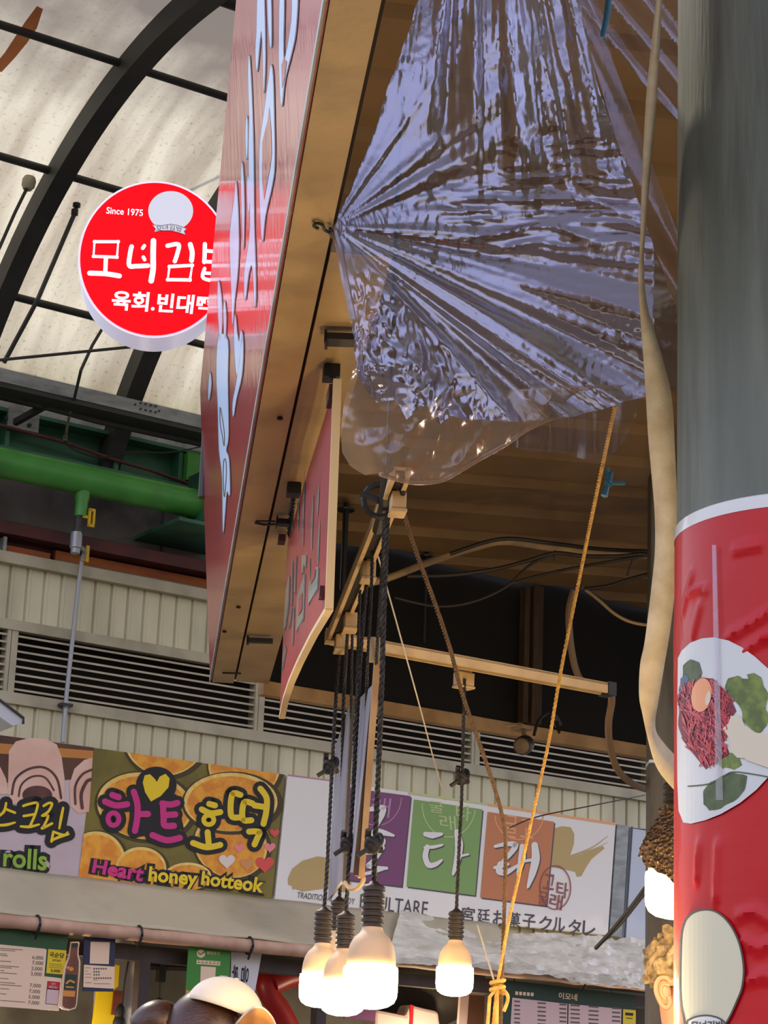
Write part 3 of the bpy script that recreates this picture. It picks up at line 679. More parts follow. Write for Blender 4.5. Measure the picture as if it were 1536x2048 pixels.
g.poly(SS, CL((1138, 320), (1180, 308), (1215, 312), (1230, 340), (1228, 380), (1212, 430), (1260, 420), (1345, 388), (1352, 398), (1300, 440), (1280, 470), (1258, 510), (1240, 512), (1235, 492), (1180, 480), (1118, 470)), .001)
g.stroke(SS, CL((1215, 428), (1300, 395), (1365, 348)), [3, 2.4, 1], .001); g.stroke(SS, CL((1230, 424), (1310, 400), (1366, 372)), [2, 2, .6], .001); obj('brush_mark', g, MATS['kk_gold'], root)
def square(pts, m_, lm, arcs, txt, tq):
    s_ = MB(); s_.poly(SS, CL(*[(x + 5, y + 6) for x, y in pts]), .0014); obj('square_shadow', s_, MATS['kk_shadow'], root)
    s_ = MB(); s_.poly(SS, CL(*pts), .002); obj('square', s_, MATS[m_], root)
    s_ = MB(); cx, cy, rx, ry, a0, a1 = arcs
    s_.stroke(SS, CL(*[(cx + rx * cos(radians(a0 + (a1 - a0) * k / 16)), cy + ry * sin(radians(a0 + (a1 - a0) * k / 16))) for k in range(17)]), 2, .0026, smooth=False)
    for body_, qd in zip(txt, tq): s_.text(SS, body_, *[Cc(*p) for p in qd], .0026, 0.0)
    obj('seal_mark', s_, MATS[lm], root)
square([(310, 152), (568, 186), (532, 552), (288, 522)], 'kk_purple', 'kk_line_p', (430, 190, 100, 115, 2, 178), ('래',), (((412, 190), (490, 196), (405, 262), (480, 275)),))
square([(582, 200), (858, 240), (828, 588), (552, 552)], 'kk_green', 'kk_line_g', (722, 222, 108, 130, 10, 182), ('굴', '래', '타'), (((640, 205), (700, 212), (645, 250), (700, 258)), ((680, 258), (748, 268), (690, 318), (752, 330)), ((750, 218), (815, 228), (750, 280), (808, 290))))
square([(880, 250), (1148, 290), (1116, 630), (850, 596)], 'kk_orange', 'kk_line_o', (1006, 262, 98, 100, 2, 178), ('굴', '고'), (((950, 260), (1002, 268), (948, 350), (996, 358)), ((1012, 278), (1066, 286), (1010, 352), (1062, 360))))
kk = [  # brush strokes of the three big letters
    [((405, 240), (455, 232), (450, 262), (425, 318)), (12, 12, 16, 6)], [((395, 345), (440, 332), (498, 346)), (16, 18, 6)], [((400, 362), (455, 368), (430, 410), (392, 418)), (10, 14, 8, 8)], [((455, 395), (425, 440), (395, 470), (470, 478)), (10, 10, 10, 8)], [((385, 500), (420, 492), (470, 478)), (9, 9, 5)],
    [((626, 340), (655, 345), (692, 340)), (12, 17, 8)], [((624, 394), (660, 392), (694, 384)), (7, 9, 6)], [((634, 392), (626, 430), (640, 465), (668, 462), (692, 446)), (13, 15, 15, 12, 6)], [((752, 330), (762, 380), (756, 440), (738, 502)), (12, 22, 18, 7)], [((760, 430), (800, 422)), (8, 5)],
    [((908, 390), (955, 380), (990, 386), (965, 425), (935, 455)), (8, 11, 16, 12, 8)], [((906, 476), (960, 462)), (8, 8)], [((930, 462), (925, 490), (955, 494), (1000, 466)), (16, 18, 14, 6)], [((1018, 390), (1016, 440), (1000, 505)), (14, 20, 8)], [((1068, 385), (1072, 440), (1058, 500), (1040, 556)), (17, 22, 18, 6)], [((1018, 450), (1062, 444)), (8, 7)]]
sh = MB(); wt_ = MB()
for P, w in kk:
    w = [v * 0.62 * 1.25 for v in w]
    sh.stroke(SS, CL(*[(x + 5, y + 5) for x, y in P]), w, .003); wt_.stroke(SS, CL(*P), w, .004)
obj('lettering_shadow', sh, MATS['kk_shadow'], root); obj('lettering', wt_, MATS['print_white'], root)
k_ = MB(); k_.text(SS, 'KKULTARE', Cc(366, 582), Cc(640, 614), Cc(362, 638), Cc(634, 674), .002, 0.0); k_.text(SS, 'TRADITIONAL CANDY', Cc(112, 574), Cc(344, 600), Cc(108, 597), Cc(340, 625), .002, 0.0)
jt = '宮廷お菓子クルタレ'; xs = [774, 836, 900, 960, 1020, 1086, 1140, 1204, 1262]
for ch, x in zip(jt, xs):
    y = 632 + (x - 774) * 0.118; k_.text(SS, ch, Cc(x + 4, y), Cc(x + 54, y + 6), Cc(x, y + 58), Cc(x + 50, y + 64), .002, 0.012)
obj('lettering', k_, MATS['kk_ink'], root)
k_ = MB(); k_.stroke(SS, CL(*[(1152 + 62 * cos(t), 556 + 88 * sin(t)) for t in [2 * pi * i / 32 for i in range(32)]]), 2.2, .0046, closed=True, smooth=False)
for ch, qd in (('고', ((1108, 500), (1152, 506), (1102, 560), (1144, 566))), ('타', ((1160, 528), (1206, 540), (1156, 590), (1200, 602))), ('굴', ((1086, 570), (1126, 576), (1082, 622), (1120, 630))), ('래', ((1134, 576), (1184, 590), (1126, 634), (1176, 648)))):
    k_.text(SS, ch, *[Cc(*p) for p in qd], .0046, 0.012)
obj('seal_mark', k_, MATS['kk_seal'], root)
# aluminium edge profile of that sign and the pale blue board right of it
mat('pale_blue', (196, 206, 222), 0.5); mat('frame_navy', (52, 62, 72), 0.5)
q = CL((1404, 300), (1452, 306), (1424, 760), (1372, 752)); pts = [SS.map(*p) for p in q]
tag(obj('aluminium_post', MB().prism(pts, -SS.n * .06), MATS['galvanised'], bevel=.003), 'grey aluminium profile at the right end of the KKULTARE signboard', 'post')
q3 = CL((1460, 310), (1600, 330), (1600, 800), (1428, 770))
root = signboard('pale blue blank signboard with a dark frame, right of the KKULTARE sign', q3, MATS['pale_blue'])
f_ = MB(); f_.stroke(SS, CL((1600, 334), (1462, 314), (1432, 772)), 4.5, .002, smooth=False); obj('frame', f_, MATS['frame_navy'], root)

# ================================================================== STALLS ACROSS THE AISLE
AN = 0.5                                                   # how far the awning stands out from the wall
sa = Surf(W(0, AN, 3), NW)
def az(x, y): p = sa.hit(x, y) - W0; return p.dot(EU), p.z
zl = (az(0, 1822)[1] + az(600, 1893)[1]) / 2
root = thing('stall_awning', 'grey tarpaulin awning sloping out below the row of signboards', 'awning', W(-1, AN, zl - 0.05))
m = MB(); nU, nV = 60, 10; ue = az(930, 1935)[0]
for i in range(nU + 1):
    u = U0 + (ue + 0.5 - U0) * i / nU
    for j in range(nV + 1):
        t = j / nV; n = 0.09 + (AN - 0.09) * t
        z = 2.648 + (zl - 2.648) * t - 0.015 * sin(pi * t) * (1 + 0.5 * sin(u * 9)) + 0.006 * noise.noise(Vector((u * 4, t * 3, 0)))
        m.v.append(W(u, n, z))
m.f = [(i * (nV + 1) + j, (i + 1) * (nV + 1) + j, (i + 1) * (nV + 1) + j + 1, i * (nV + 1) + j + 1) for i in range(nU) for j in range(nV)]
cv = obj('cover', m, MATS['awning_grey'], root, smooth=True); sd = cv.modifiers.new('thickness', 'SOLIDIFY'); sd.thickness = 0.006
m = MB(); P = [W(U0 + (3.2 - U0) * k / 60, AN + 0.005, zl - 0.035 + 0.006 * noise.noise(Vector((k * .7, 0, 0)))) for k in range(61)]
m.tube(P, [0.034 + 0.006 * noise.noise(Vector((k * .9, 5, 0))) for k in range(61)], 12); obj('rolled_edge', m, MATS['awning_roll'], root, smooth=True)
for x, y in ((73, 1835), (276, 1862), (497, 1886)):
    m = MB(); p = sa.hit(x, y); q = W((p - W0).dot(EU), AN + .005, zl - 0.035); m.tube([q + (NW * cos(t) + UP * sin(t)) * 0.044 for t in [2 * pi * k / 14 for k in range(15)]] + [q - UP * 0.07], 0.006, 6); obj('tie', m, MATS['black_steel'], root)
# silvery plastic tarp thrown over the awning's right part
root2 = thing('tarpaulin', 'crumpled silvery plastic tarpaulin over the right part of the awning', 'tarpaulin', W(1.2, AN, zl - .1))
top = [(800, 1822), (900, 1846), (1000, 1872), (1080, 1868), (1160, 1872), (1230, 1880), (1305, 1890), (1330, 1894)]
bot = [(770, 1935), (860, 1928), (960, 1936), (1060, 1952), (1160, 1968), (1240, 1977), (1300, 1985), (1330, 1990)]
m = MB(); NI, NJ = 90, 26
def lerpl(L, t):
    t = t * (len(L) - 1); i = min(int(t), len(L) - 2); f = t - i; return L[i][0] * (1 - f) + L[i + 1][0] * f, L[i][1] * (1 - f) + L[i + 1][1] * f
for i in range(NI + 1):
    a, b = lerpl(top, i / NI), lerpl(bot, i / NI)
    for j in range(NJ + 1):
        t = j / NJ; x, y = a[0] + (b[0] - a[0]) * t, a[1] + (b[1] - a[1]) * t
        pn = 0.10 + (AN - 0.03) * min(t * 1.25, 1) + 0.05 * (t > 0.85) * 0
        p = Surf(W(0, pn, 3), NW).hit(x, y)
        q = Vector((i * 0.10 + j * 0.16, j * 0.32 - i * 0.035, 0)); d = noise.noise(q) * 0.03 + (0.5 - abs(noise.noise(q * 2.7))) * 0.04 * (0.4 + i / NI) + noise.noise(q * 6) * .006
        m.v.append(p + (NW * 0.6 + UP * 0.8) * d)
m.f = [(i * (NJ + 1) + j, (i + 1) * (NJ + 1) + j, (i + 1) * (NJ + 1) + j + 1, i * (NJ + 1) + j + 1) for i in range(NI) for j in range(NJ)]
obj('sheet', m, MATS['silver_tarp'], root2, smooth=True)
m = MB(); p = sa.hit(1160, 1965); m.tube([p + NW * .03 + UP * .04, p + NW * .05 - UP * .01, p + NW * 0.02 - UP * .05], 0.005, 6); obj('tie', m, MATS['black_steel'], root2)
m = MB(); m.tube(spline([at(1192, 1896, 11), at(1225, 1860, 10.6), at(1262, 1815, 10), at(1300, 1765, 9), at(1330, 1740, 8)]), 0.010, 7); m.tube(spline([at(1196, 1893, 11), at(1240, 1850, 10.4), at(1300, 1775, 9), at(1330, 1752, 8)]), 0.006, 7)
tag(obj('power_cable', m, MATS['cable_dark'], smooth=True), 'dark cable slanting up from the silvery tarpaulin to the right post', 'cable')

# frame under the awning and the stall's back wall
root = thing('awning_stand', 'dark steel frame carrying the awning of the stall', 'stand', W(-1, 0.3, 0))
m = MB(); m.wbox(U0, 3.4, 0.30, 0.36, zl - 0.15, zl - 0.085); obj('front_rail', m, MATS['stall_post'], root)
m = MB(); m.wbox(U0, 3.4, 0.02, 0.07, zl - 0.10, zl - 0.04); obj('rear_rail', m, MATS['dark_steel'], root)
def zf(x, y, n): p = Surf(W(0, n, 3), NW).hit(x, y) - W0; return p.dot(EU), p.z
for x in (283, 640, 985):
    u = zf(x, 1960, 0.33)[0]; m = MB(); m.wbox(u - 0.03, u + 0.03, 0.30, 0.36, 0, zl - 0.15); obj('post', m, MATS['stall_post'], root)
m = MB(); m.wbox(U0, U1, -0.95, -0.9, 0, 2.7); struct('wall_stall_back', m, MATS['stall_wall'])
m = MB(); m.wbox(U0, U1, -0.9, 0.02, 2.44, 2.47); struct('trim_4', m, MATS['stall_wall'])

SM = Surf(W(0, 0.46, 2), NW)
def card(name, label, cat, quad, m_, th=0.006, sf=None, group=None, hang=None):
    sf = sf or SM; pts = [sf.map(*q) for q in quad]; root = thing(name, label, cat, base(pts), group)
    obj('board', MB().prism([p - sf.n * .0005 for p in pts], -sf.n * th), m_, root)
    if hang:
        h = MB()
        for a, b in hang: h.tube([sf.map(*a, -.002), sf.map(*b, -.03)], 0.003, 5)
        obj('cord', h, MATS['cable_dark'], root)
    return root
def M1(x, y): return (x / 6.0, 1850 + y / 6.0)
def ML(*p): return [M1(*q) for q in p]
# green menu board with prices
root = card('menu_board', 'green menu board with cream price list and bottle cut-out, bottom left corner', 'menu board', ML((-200, 0), (825, 110), (700, 1030), (-200, 960)), MATS['menu_green'], hang=[(M1(440, 60), M1(470, -60)), (M1(780, 100), M1(800, 20))])
b = MB(); b.poly(SM, ML((-190, 215), (540, 285), (560, 300), (530, 615), (740, 640), (705, 1030), (-190, 965)), .001); obj('price_sheet', b, MATS['paper_cream'], root)
b = MB()
for i, (t_, x, y) in enumerate((('6,000', 384, 418), ('7,000', 382, 482), ('2,000', 372, 550), ('3,000', 366, 614), ('7,000', 354, 752), ('7,000', 346, 822), ('5,000', 340, 890), ('7,000', 334, 958))):
    b.text(SM, t_, M1(x + 4, y - 52), M1(x + 136, y - 42), M1(x, y - 4), M1(x + 130, y + 8), .002, 0.006)
for x0, x1, y in ((0, 270, 280), (0, 180, 300), (0, 80, 345), (0, 90, 365), (0, 130, 432), (0, 230, 488), (0, 140, 508), (0, 50, 545), (0, 200, 572), (0, 100, 640), (0, 180, 688), (0, 260, 715), (0, 110, 762), (0, 70, 825), (0, 300, 905)):
    b.poly(SM, ML((x0, y - 4 + 0), (x1, y - 4 + x1 * .07), (x1, y + 3 + x1 * .07), (x0, y + 3)), .002)
obj('lettering', b, MATS['print_grey'], root)
b = MB(); b.poly(SM, ML((578, 288), (796, 305), (770, 596), (552, 578)), .002); obj('yellow_notice', b, MATS['print_yellow'], root)
b = MB(); b.text(SM, '국순당', M1(596, 322), M1(770, 340), M1(588, 382), M1(762, 402), .003, 0.02); b.text(SM, '생막걸리', M1(626, 408), M1(730, 416), M1(622, 436), M1(726, 444), .003, 0.01); b.text(SM, '5,000', M1(608, 528), M1(722, 538), M1(604, 566), M1(718, 578), .003, 0.02)
for y in (462, 484, 506): b.poly(SM, ML((585, y), (745, y + 10), (745, y + 14), (585, y + 4)), .003)
obj('lettering', b, MATS['print_black'], root)
b = MB(); b.poly(SM, ML((568, 672), (720, 686), (692, 962), (542, 946)), .002); obj('notice_border', b, MATS['print_navy'], root)
b = MB(); b.poly(SM, ML((572, 676), (716, 690), (708, 772), (562, 758)), .0026); obj('red_notice', b, MATS['print_red'], root)
b = MB(); b.poly(SM, ML((566, 772), (704, 784), (690, 956), (548, 940)), .0026); b.text(SM, 'QR', M1(612, 694), M1(668, 698), M1(610, 716), M1(664, 720), .0032, .01); b.text(SM, 'MENU', M1(588, 728), M1(688, 738), M1(584, 754), M1(684, 764), .0032, .01); obj('notice_label', b, MATS['paper_pink'], root)
bot_ = [(838, 205), (925, 200), (942, 215), (930, 290), (928, 360), (950, 440), (946, 560), (908, 960), (890, 1005), (820, 1025), (740, 1012), (706, 985), (706, 930), (745, 600), (755, 520), (812, 380), (826, 300)]
b = MB(); pts = [SM.map(*M1(*q), 0.014) for q in bot_]; b.prism(pts, -SM.n * .01); obj('bottle_cutout', b, MATS['paper_cream'], root)
def shr(P, g): cx = sum(p[0] for p in P) / len(P); cy = sum(p[1] for p in P) / len(P); return [(p[0] + (cx - p[0]) * g / 70 * (1 if abs(p[0] - cx) > 5 else 0) , p[1] + (cy - p[1]) * 0.04) for p in P]
b = MB(); b.poly(SM, ML(*shr(bot_, 14)), .016); obj('bottle_print', b, MATS['bottle_brown'], root)
b = MB(); b.poly(SM, ML((850, 222), (912, 222), (910, 272), (846, 270)), .017); b.poly(SM, ML((765, 590), (905, 600), (885, 780), (745, 775)), .017); obj('bottle_label', b, MATS['menu_dark_green'], root)
b = MB(); b.poly(SM, ML((745, 788), (885, 795), (876, 865), (738, 855)), .017); b.stroke(SM, ML((780, 700), (820, 670), (870, 690)), 4, .018); b.stroke(SM, ML((775, 745), (860, 750)), 3, .018); obj('bottle_label', b, MATS['print_orange'], root)
b = MB(); b.ell(SM, *M1(835, 530), 5, 4, .017); b.ell(SM, *M1(800, 515), 4, 3, .017); obj('bottle_emblem', b, MATS['print_orange'], root)

# navy and cream hanging card
root = card('hanging_card', 'navy and cream card hanging right of the bottle cut-out', 'card', ML((1008, 150), (1388, 150), (1365, 800), (995, 795)), MATS['print_navy'], hang=[(M1(1040, 150), M1(1045, 40)), (M1(1355, 150), M1(1380, 40))])
b = MB(); b.poly(SM, ML((1086, 200), (1318, 206), (1304, 470), (1075, 462)), .001); obj('blank_square', b, MATS['paper_cream'], root)
b = MB(); b.poly(SM, ML((1006, 476), (1376, 500), (1368, 765), (998, 745)), .001); obj('lower_panel', b, MATS['paper_cream'], root)
b = MB()
for x0, x1, y in ((1020, 1085, 510), (1020, 1050, 548), (1018, 1090, 585), (1018, 1095, 622), (1018, 1095, 688), (1120, 1320, 700), (1118, 1170, 655)): b.poly(SM, ML((x0, y), (x1, y + 3), (x1, y + 8), (x0, y + 5)), .002)
for y, n_ in ((515, 6), (552, 3), (588, 3), (628, 8)):
    for k in range(n_):
        x = 1120 + k * 28; b.poly(SM, ML((x, y), (x + 18, y + 1), (x + 17, y + 20), (x, y + 18)), .002)
obj('lettering', b, MATS['print_grey'], root)

def M2(x, y): return (240 + x / 4.8, 1850 + y / 4.8)
def M2L(*p): return [M2(*q) for q in p]
root = card('hanging_card', 'green card with a white tick emblem behind the cream cap', 'card', M2L((660, 205), (1064, 245), (1040, 740), (625, 705)), MATS['card_green'], hang=[(M2(680, 205), M2(680, 150)), (M2(800, 215), M2(800, 160))])
b = MB(); b.ell(SM, *M2(776, 275), 8.5, 8.2, .001); b.poly(SM, M2L((735, 333), (962, 350), (960, 390), (733, 374)), .001); b.poly(SM, M2L((775, 395), (920, 405), (908, 575), (768, 568)), .001); b.ell(SM, *M2(992, 530), 7, 7, .001)
b.text(SM, '微信支付', M2(832, 248), M2(960, 258), M2(830, 280), M2(958, 292), .001, 0.01); b.poly(SM, M2L((958, 482), (1028, 488), (1028, 494), (958, 488)), .001)
obj('emblem', b, MATS['paper_cream'], root)
b = MB(); b.stroke(SM, M2L((752, 268), (770, 284), (806, 262)), 2.6, .002, smooth=False)
for k in range(6): b.poly(SM, M2L((742 + k * 37, 340 + k * 2.6), (766 + k * 37, 342 + k * 2.6), (766 + k * 37, 346 + k * 2.6), (742 + k * 37, 344 + k * 2.6)), .002); b.poly(SM, M2L((742 + k * 37, 354 + k * 2.6), (766 + k * 37, 356 + k * 2.6), (766 + k * 37, 364 + k * 2.6), (742 + k * 37, 362 + k * 2.6)), .002)
obj('emblem_lines', b, MATS['card_green'], root)
b = MB(); b.poly(SM, M2L((634, 622), (700, 640), (760, 640), (700, 690), (720, 714), (625, 705)), .001); obj('corner_print', b, MATS['print_orange'], root)
SM3 = Surf(W(0, 0.40, 2), NW)
root = card('hanging_card', 'white card with rotated black letters right of the green card', 'card', M2L((1075, 260), (1362, 275), (1285, 700), (1060, 680)), MATS['paper_white'], sf=SM3, hang=[(M2(1110, 262), M2(1115, 200)), (M2(1330, 276), M2(1335, 215))])
b = MB()
b.text(SM3, '볶', M2(1130, 385), M2(1140, 550), M2(1075, 385), M2(1080, 545), .001, .02); b.text(SM3, '음', M2(1240, 400), M2(1225, 570), M2(1170, 395), M2(1158, 560), .001, .02)
obj('lettering', b, MATS['print_black'], root)
# clutter inside the stall: dark clamps, rail, rolled paper, bags
def sc(n): return Surf(W(0, n, 2), NW)
s_1 = sc(-0.1)
root = thing('hook_rail', 'black rail with a hanging hook behind the stall post', 'rail', s_1.hit(320, 1960))
m = MB(); m.tube([s_1.hit(285, 1932), s_1.hit(470, 1940)], 0.018, 8); obj('bar', m, MATS['black_steel'], root)
m = MB(); q_ = s_1.hit(322, 1945); m.box(q_, EU * .02, NW * .02, UP * .05); m.tube([q_ - UP * .04, s_1.hit(320, 1998)], 0.006, 6); c_ = s_1.hit(319, 2008); m.tube([c_ + (EU * cos(t) + UP * sin(t)) * 0.026 for t in [2 * pi * k / 16 for k in range(17)]], 0.008, 6); m.tube([q_, s_1.hit(325, 1915)], 0.007, 6)
obj('hook', m, MATS['black_steel'], root)
m = MB(); s_2 = sc(0.2); m.tube([s_2.hit(262, 1895), s_2.hit(250, 1960), s_2.hit(243, 2030)], 0.005, 6); m.ball(s_2.hit(240, 2030), 0.045, 8, (.6, .6, 1.3)); m.ball(s_2.hit(238, 2052), 0.05, 8, (.7, .7, 1.3))
tag(obj('hanging_clamp', m, MATS['black_steel'], smooth=True), 'black clamp hanging on a cord left of the stall post', 'clamp')
m = MB(); s_3 = sc(-0.4); m.lathe([(0.14, 0), (0.145, 0.2), (0.135, 0.36), (0.06, 0.52), (0.02, 0.58)], s_3.hit(236, 2068), UP, 20); tag(obj('plastic_bag', m, MATS['paper_white'], smooth=True), 'pale translucent bag of stacked cups behind the navy card', 'bag')
m = MB(); m.prism([s_3.map(x, y, .2) for x, y in ((170, 1930), (205, 1935), (196, 2070), (150, 2070))], -NW * .02); tag(obj('yellow_sign', m, MATS['print_yellow']), 'yellow sheet partly hidden below the navy card', 'sheet')
m = MB(); m.prism([s_3.map(x, y, .22) for x, y in ((191, 1984), (212, 1986), (206, 2034), (186, 2032))], -NW * .012); tag(obj('dark_bottle_card', m, MATS['bottle_brown']), 'small dark bottle picture on the yellow sheet', 'picture')
m = MB(); s_4 = sc(-0.3)
m.tube(spline([s_4.hit(592, 1938), s_4.hit(566, 1960), s_4.hit(534, 1962), s_4.hit(540, 1990), s_4.hit(560, 2020), s_4.hit(580, 2060)]), [0.06] * 31, 14); m.tube(spline([s_4.hit(540, 1966), s_4.hit(570, 1952), s_4.hit(600, 1945)]), 0.075, 12)
tag(obj('watering_jug', m, MATS['red_plastic'], smooth=True), 'red plastic jug with a bent handle left of the lamp cluster', 'jug')
m = MB(); m.prism([sc(0.0).map(x, y) for x, y in ((690, 2000), (755, 1990), (750, 2042), (690, 2036))], -NW * .02); tag(obj('purple_carton', m, MATS['kk_purple']), 'purple carton with yellow figures below the lamp cluster', 'carton')
b = MB(); b.text(sc(0.0), '454', (722, 2004), (745, 2000), (720, 2018), (743, 2014), .002, .02); obj('lettering', b, MATS['print_yellow'], bpy.data.objects['purple_carton'])
m = MB(); m.ball(sc(-0.45).hit(830, 1960), 0.26, 10, (1.6, .8, 1)); o_ = obj('black_sack', m, MATS['cable_dark'], smooth=True); tag(o_, 'dark crumpled sack behind the two lamps', 'sack')
dm = o_.modifiers.new('crumple', 'DISPLACE'); tx = bpy.data.textures.new('crumple', 'CLOUDS'); tx.noise_scale = 0.12; dm.texture = tx; dm.strength = 0.12
m = MB(); m.prism([sc(-0.15).map(x, y) for x, y in ((750, 2018), (812, 2030), (820, 2008), (850, 2016), (878, 2022), (884, 2070), (750, 2070))], -NW * .12); tag(obj('white_package', m, MATS['paper_pink'], bevel=.02), 'pale package with a red stripe under the far right lamp', 'package')
m = MB(); m.prism([sc(-0.15).map(x, y, .004) for x, y in ((820, 2009), (827, 2011), (824, 2070), (817, 2070))], -NW * .002); obj('stripe', m, MATS['print_red'], bpy.data.objects['white_package'])
m = MB(); m.prism([sc(0.1).map(x, y) for x, y in ((922, 1980), (985, 1982), (975, 2070), (916, 2070))], -NW * .02); tag(obj('framed_notice', m, MATS['paper_pink']), 'pink-edged framed picture left of the rope knot', 'picture')
b = MB(); b.poly(sc(0.1), ((938, 1990), (974, 1992), (968, 2070), (932, 2070)), .002); obj('picture', b, MATS['sign_brown'], bpy.data.objects['framed_notice'])

# dark green menu board on the right
def M3(x, y): return (960 + x / 4.267, 1880 + y / 4.267)
def M3L(*p): return [M3(*q) for q in p]
SM4 = Surf(W(0, 0.42, 2), NW)
root = card('menu_board', 'dark green menu board with two pink price columns, right of the rope knot', 'menu board', M3L((200, 340), (1330, 470), (1330, 800), (180, 760)), MATS['menu_dark_green'], sf=SM4, hang=[(M3(300, 350), M3(300, 280)), (M3(1130, 450), M3(1130, 380))])
b = MB(); b.poly(SM4, M3L((275, 492), (744, 545), (740, 800), (255, 790)), .001); b.poly(SM4, M3L((756, 545), (1206, 588), (1200, 800), (750, 800)), .001); obj('price_sheet', b, MATS['paper_pink'], root)
b = MB()
for k in range(6):
    y = 515 + k * 36
    for x0, x1 in ((290, 340), (490, 560), (676, 735)): b.poly(SM4, M3L((x0, y + x0 * .07 - 20), (x1, y + x1 * .07 - 20), (x1, y + x1 * .07 - 6), (x0, y + x0 * .07 - 6)), .002)
    for x0, x1 in ((770, 850), (925, 1010), (1125, 1195)): b.poly(SM4, M3L((x0, y + x0 * .07 - 20), (x1, y + x1 * .07 - 20), (x1, y + x1 * .07 - 6), (x0, y + x0 * .07 - 6)), .002)
obj('lettering', b, MATS['print_grey'], root)
b = MB(); b.text(SM4, '이모네', M3(672, 446), M3(828, 462), M3(668, 500), M3(824, 518), .002, .02); 
for k in range(5): b.poly(SM4, M3L((300 + k * 33, 438 + k * 2.6), (324 + k * 33, 440 + k * 2.6), (323 + k * 33, 470 + k * 2.6), (299 + k * 33, 468 + k * 2.6)), .002)
obj('lettering', b, MATS['paper_cream'], root)
b = MB(); b.poly(SM4, M3L((1220, 590), (1328, 600), (1326, 800), (1216, 800)), .002); obj('yellow_notice', b, MATS['print_yellow'], root)
b = MB(); b.poly(SM4, M3L((1238, 618), (1306, 624), (1304, 648), (1236, 642)), .003); b.poly(SM4, M3L((1245, 662), (1300, 667), (1300, 674), (1245, 669)), .003); obj('lettering', b, MATS['print_black'], root)
# bottle beside the rope knot
m = MB(); p = sc(0.18).hit(985, 2048); m.lathe([(0.034, -0.06), (0.036, 0.03), (0.034, 0.08), (0.016, 0.15), (0.013, 0.20), (0.015, 0.21)], p, UP, 18); tag(obj('glass_bottle', m, MATS['bottle_brown'], smooth=True), 'brown glass bottle behind the rope knot', 'bottle')
m = MB(); m.lathe([(0.0368, -0.05), (0.0372, 0.02)], p, UP, 18, caps=False); obj('bottle_label', m, MATS['menu_dark_green'], bpy.data.objects['glass_bottle'])

# ================================================================== STALL FASCIA (long red sign box) AND WHAT HANGS FROM IT
def beam_o(x, y):  # offset to the right of the beam line at the beam's underside
    p = Surf(Vector((0, 0, BZ)), Vector((0, 0, -1))).hit(x, y) - B0; return p.dot(EO), p.dot(EB)
OJ = (beam_o(765, 0)[0] + beam_o(470, 1360)[0]) / 2        # joint between the two soffit boards
OR = OJ + 0.105
endS = Surf(B(0, 0, 2), EB)
pt = endS.hit(400, 780); OT, ZT = (pt - B0).dot(EO), pt.z      # top edge of the leaning front
NEAR = -5.2
frame = thing('stall_fascia', 'long red fascia sign box with beige soffit boards, pointing at the back wall', 'fascia', B(-2.5, 0, BZ))
fr = bpy.data.materials.new('fascia_red'); fr.use_nodes = True; t_ = fr.node_tree; N = t_.nodes; L = t_.links; b_ = N['Principled BSDF']
b_.inputs['Base Color'].default_value = lin((176, 34, 36)); b_.inputs['Roughness'].default_value = 0.30; b_.inputs['Specular IOR Level'].default_value = 0.2
b_.inputs['Coat Weight'].default_value = 0.6; b_.inputs['Coat Roughness'].default_value = 0.04; b_.inputs['Coat IOR'].default_value = 1.45
tcn = N.new('ShaderNodeTexCoord'); mp_ = N.new('ShaderNodeMapping'); nz = N.new('ShaderNodeTexNoise'); nz.inputs['Scale'].default_value = 1.0; nz.inputs['Detail'].default_value = 3
mp_.inputs['Rotation'].default_value = (0, 0, radians(-5.5)); mp_.inputs['Scale'].default_value = (1, 26, 0.7); L.new(tcn.outputs['Object'], mp_.inputs[0]); L.new(mp_.outputs[0], nz.inputs['Vector'])
bp = N.new('ShaderNodeBump'); bp.inputs['Strength'].default_value = 0.35; bp.inputs['Distance'].default_value = 0.004; L.new(nz.outputs[0], bp.inputs['Height']); L.new(bp.outputs[0], b_.inputs['Normal']); L.new(bp.outputs[0], b_.inputs['Coat Normal'])
def bprism(sec, s0, s1): return MB().prism([B(s0, o, z) for o, z in sec], EB * (s1 - s0))
obj('red_front', bprism([(0, BZ), (0.006, BZ), (OT + 0.006, ZT), (OT, ZT)], NEAR, 0), fr, frame)
obj('box', bprism([(0.0065, BZ + 0.002), (OJ - 0.004, BZ + 0.002), (OJ - 0.004, ZT - 0.02), (OT + 0.0065, ZT - 0.004)], NEAR, -0.004), MATS['beam_beige'], frame)
obj('soffit_board', bprism([(0.007, BZ - 0.006), (OJ - 0.003, BZ - 0.006), (OJ - 0.003, BZ + 0.003), (0.007, BZ + 0.003)], NEAR, 0), MATS['beam_beige'], frame)
obj('soffit_board', bprism([(OJ + 0.004, BZ), (OR, BZ), (OR, BZ + 0.03), (OJ + 0.004, BZ + 0.03)], beam_o(668, 505)[1], 0.0), MATS['beam_beige'], frame)
obj('joint', bprism([(OJ - 0.004, BZ + 0.012), (OJ + 0.005, BZ + 0.012), (OJ + 0.005, BZ + 0.2), (OJ - 0.004, BZ + 0.2)], NEAR, -0.01), MATS['dark_gap'], frame)
obj('edge_trim', bprism([(-0.0015, BZ - 0.0068), (0.002, BZ - 0.0068), (0.001, BZ + 0.004), (-0.0025, BZ + 0.004)], NEAR, 0.002), MATS['galvanised'], frame)
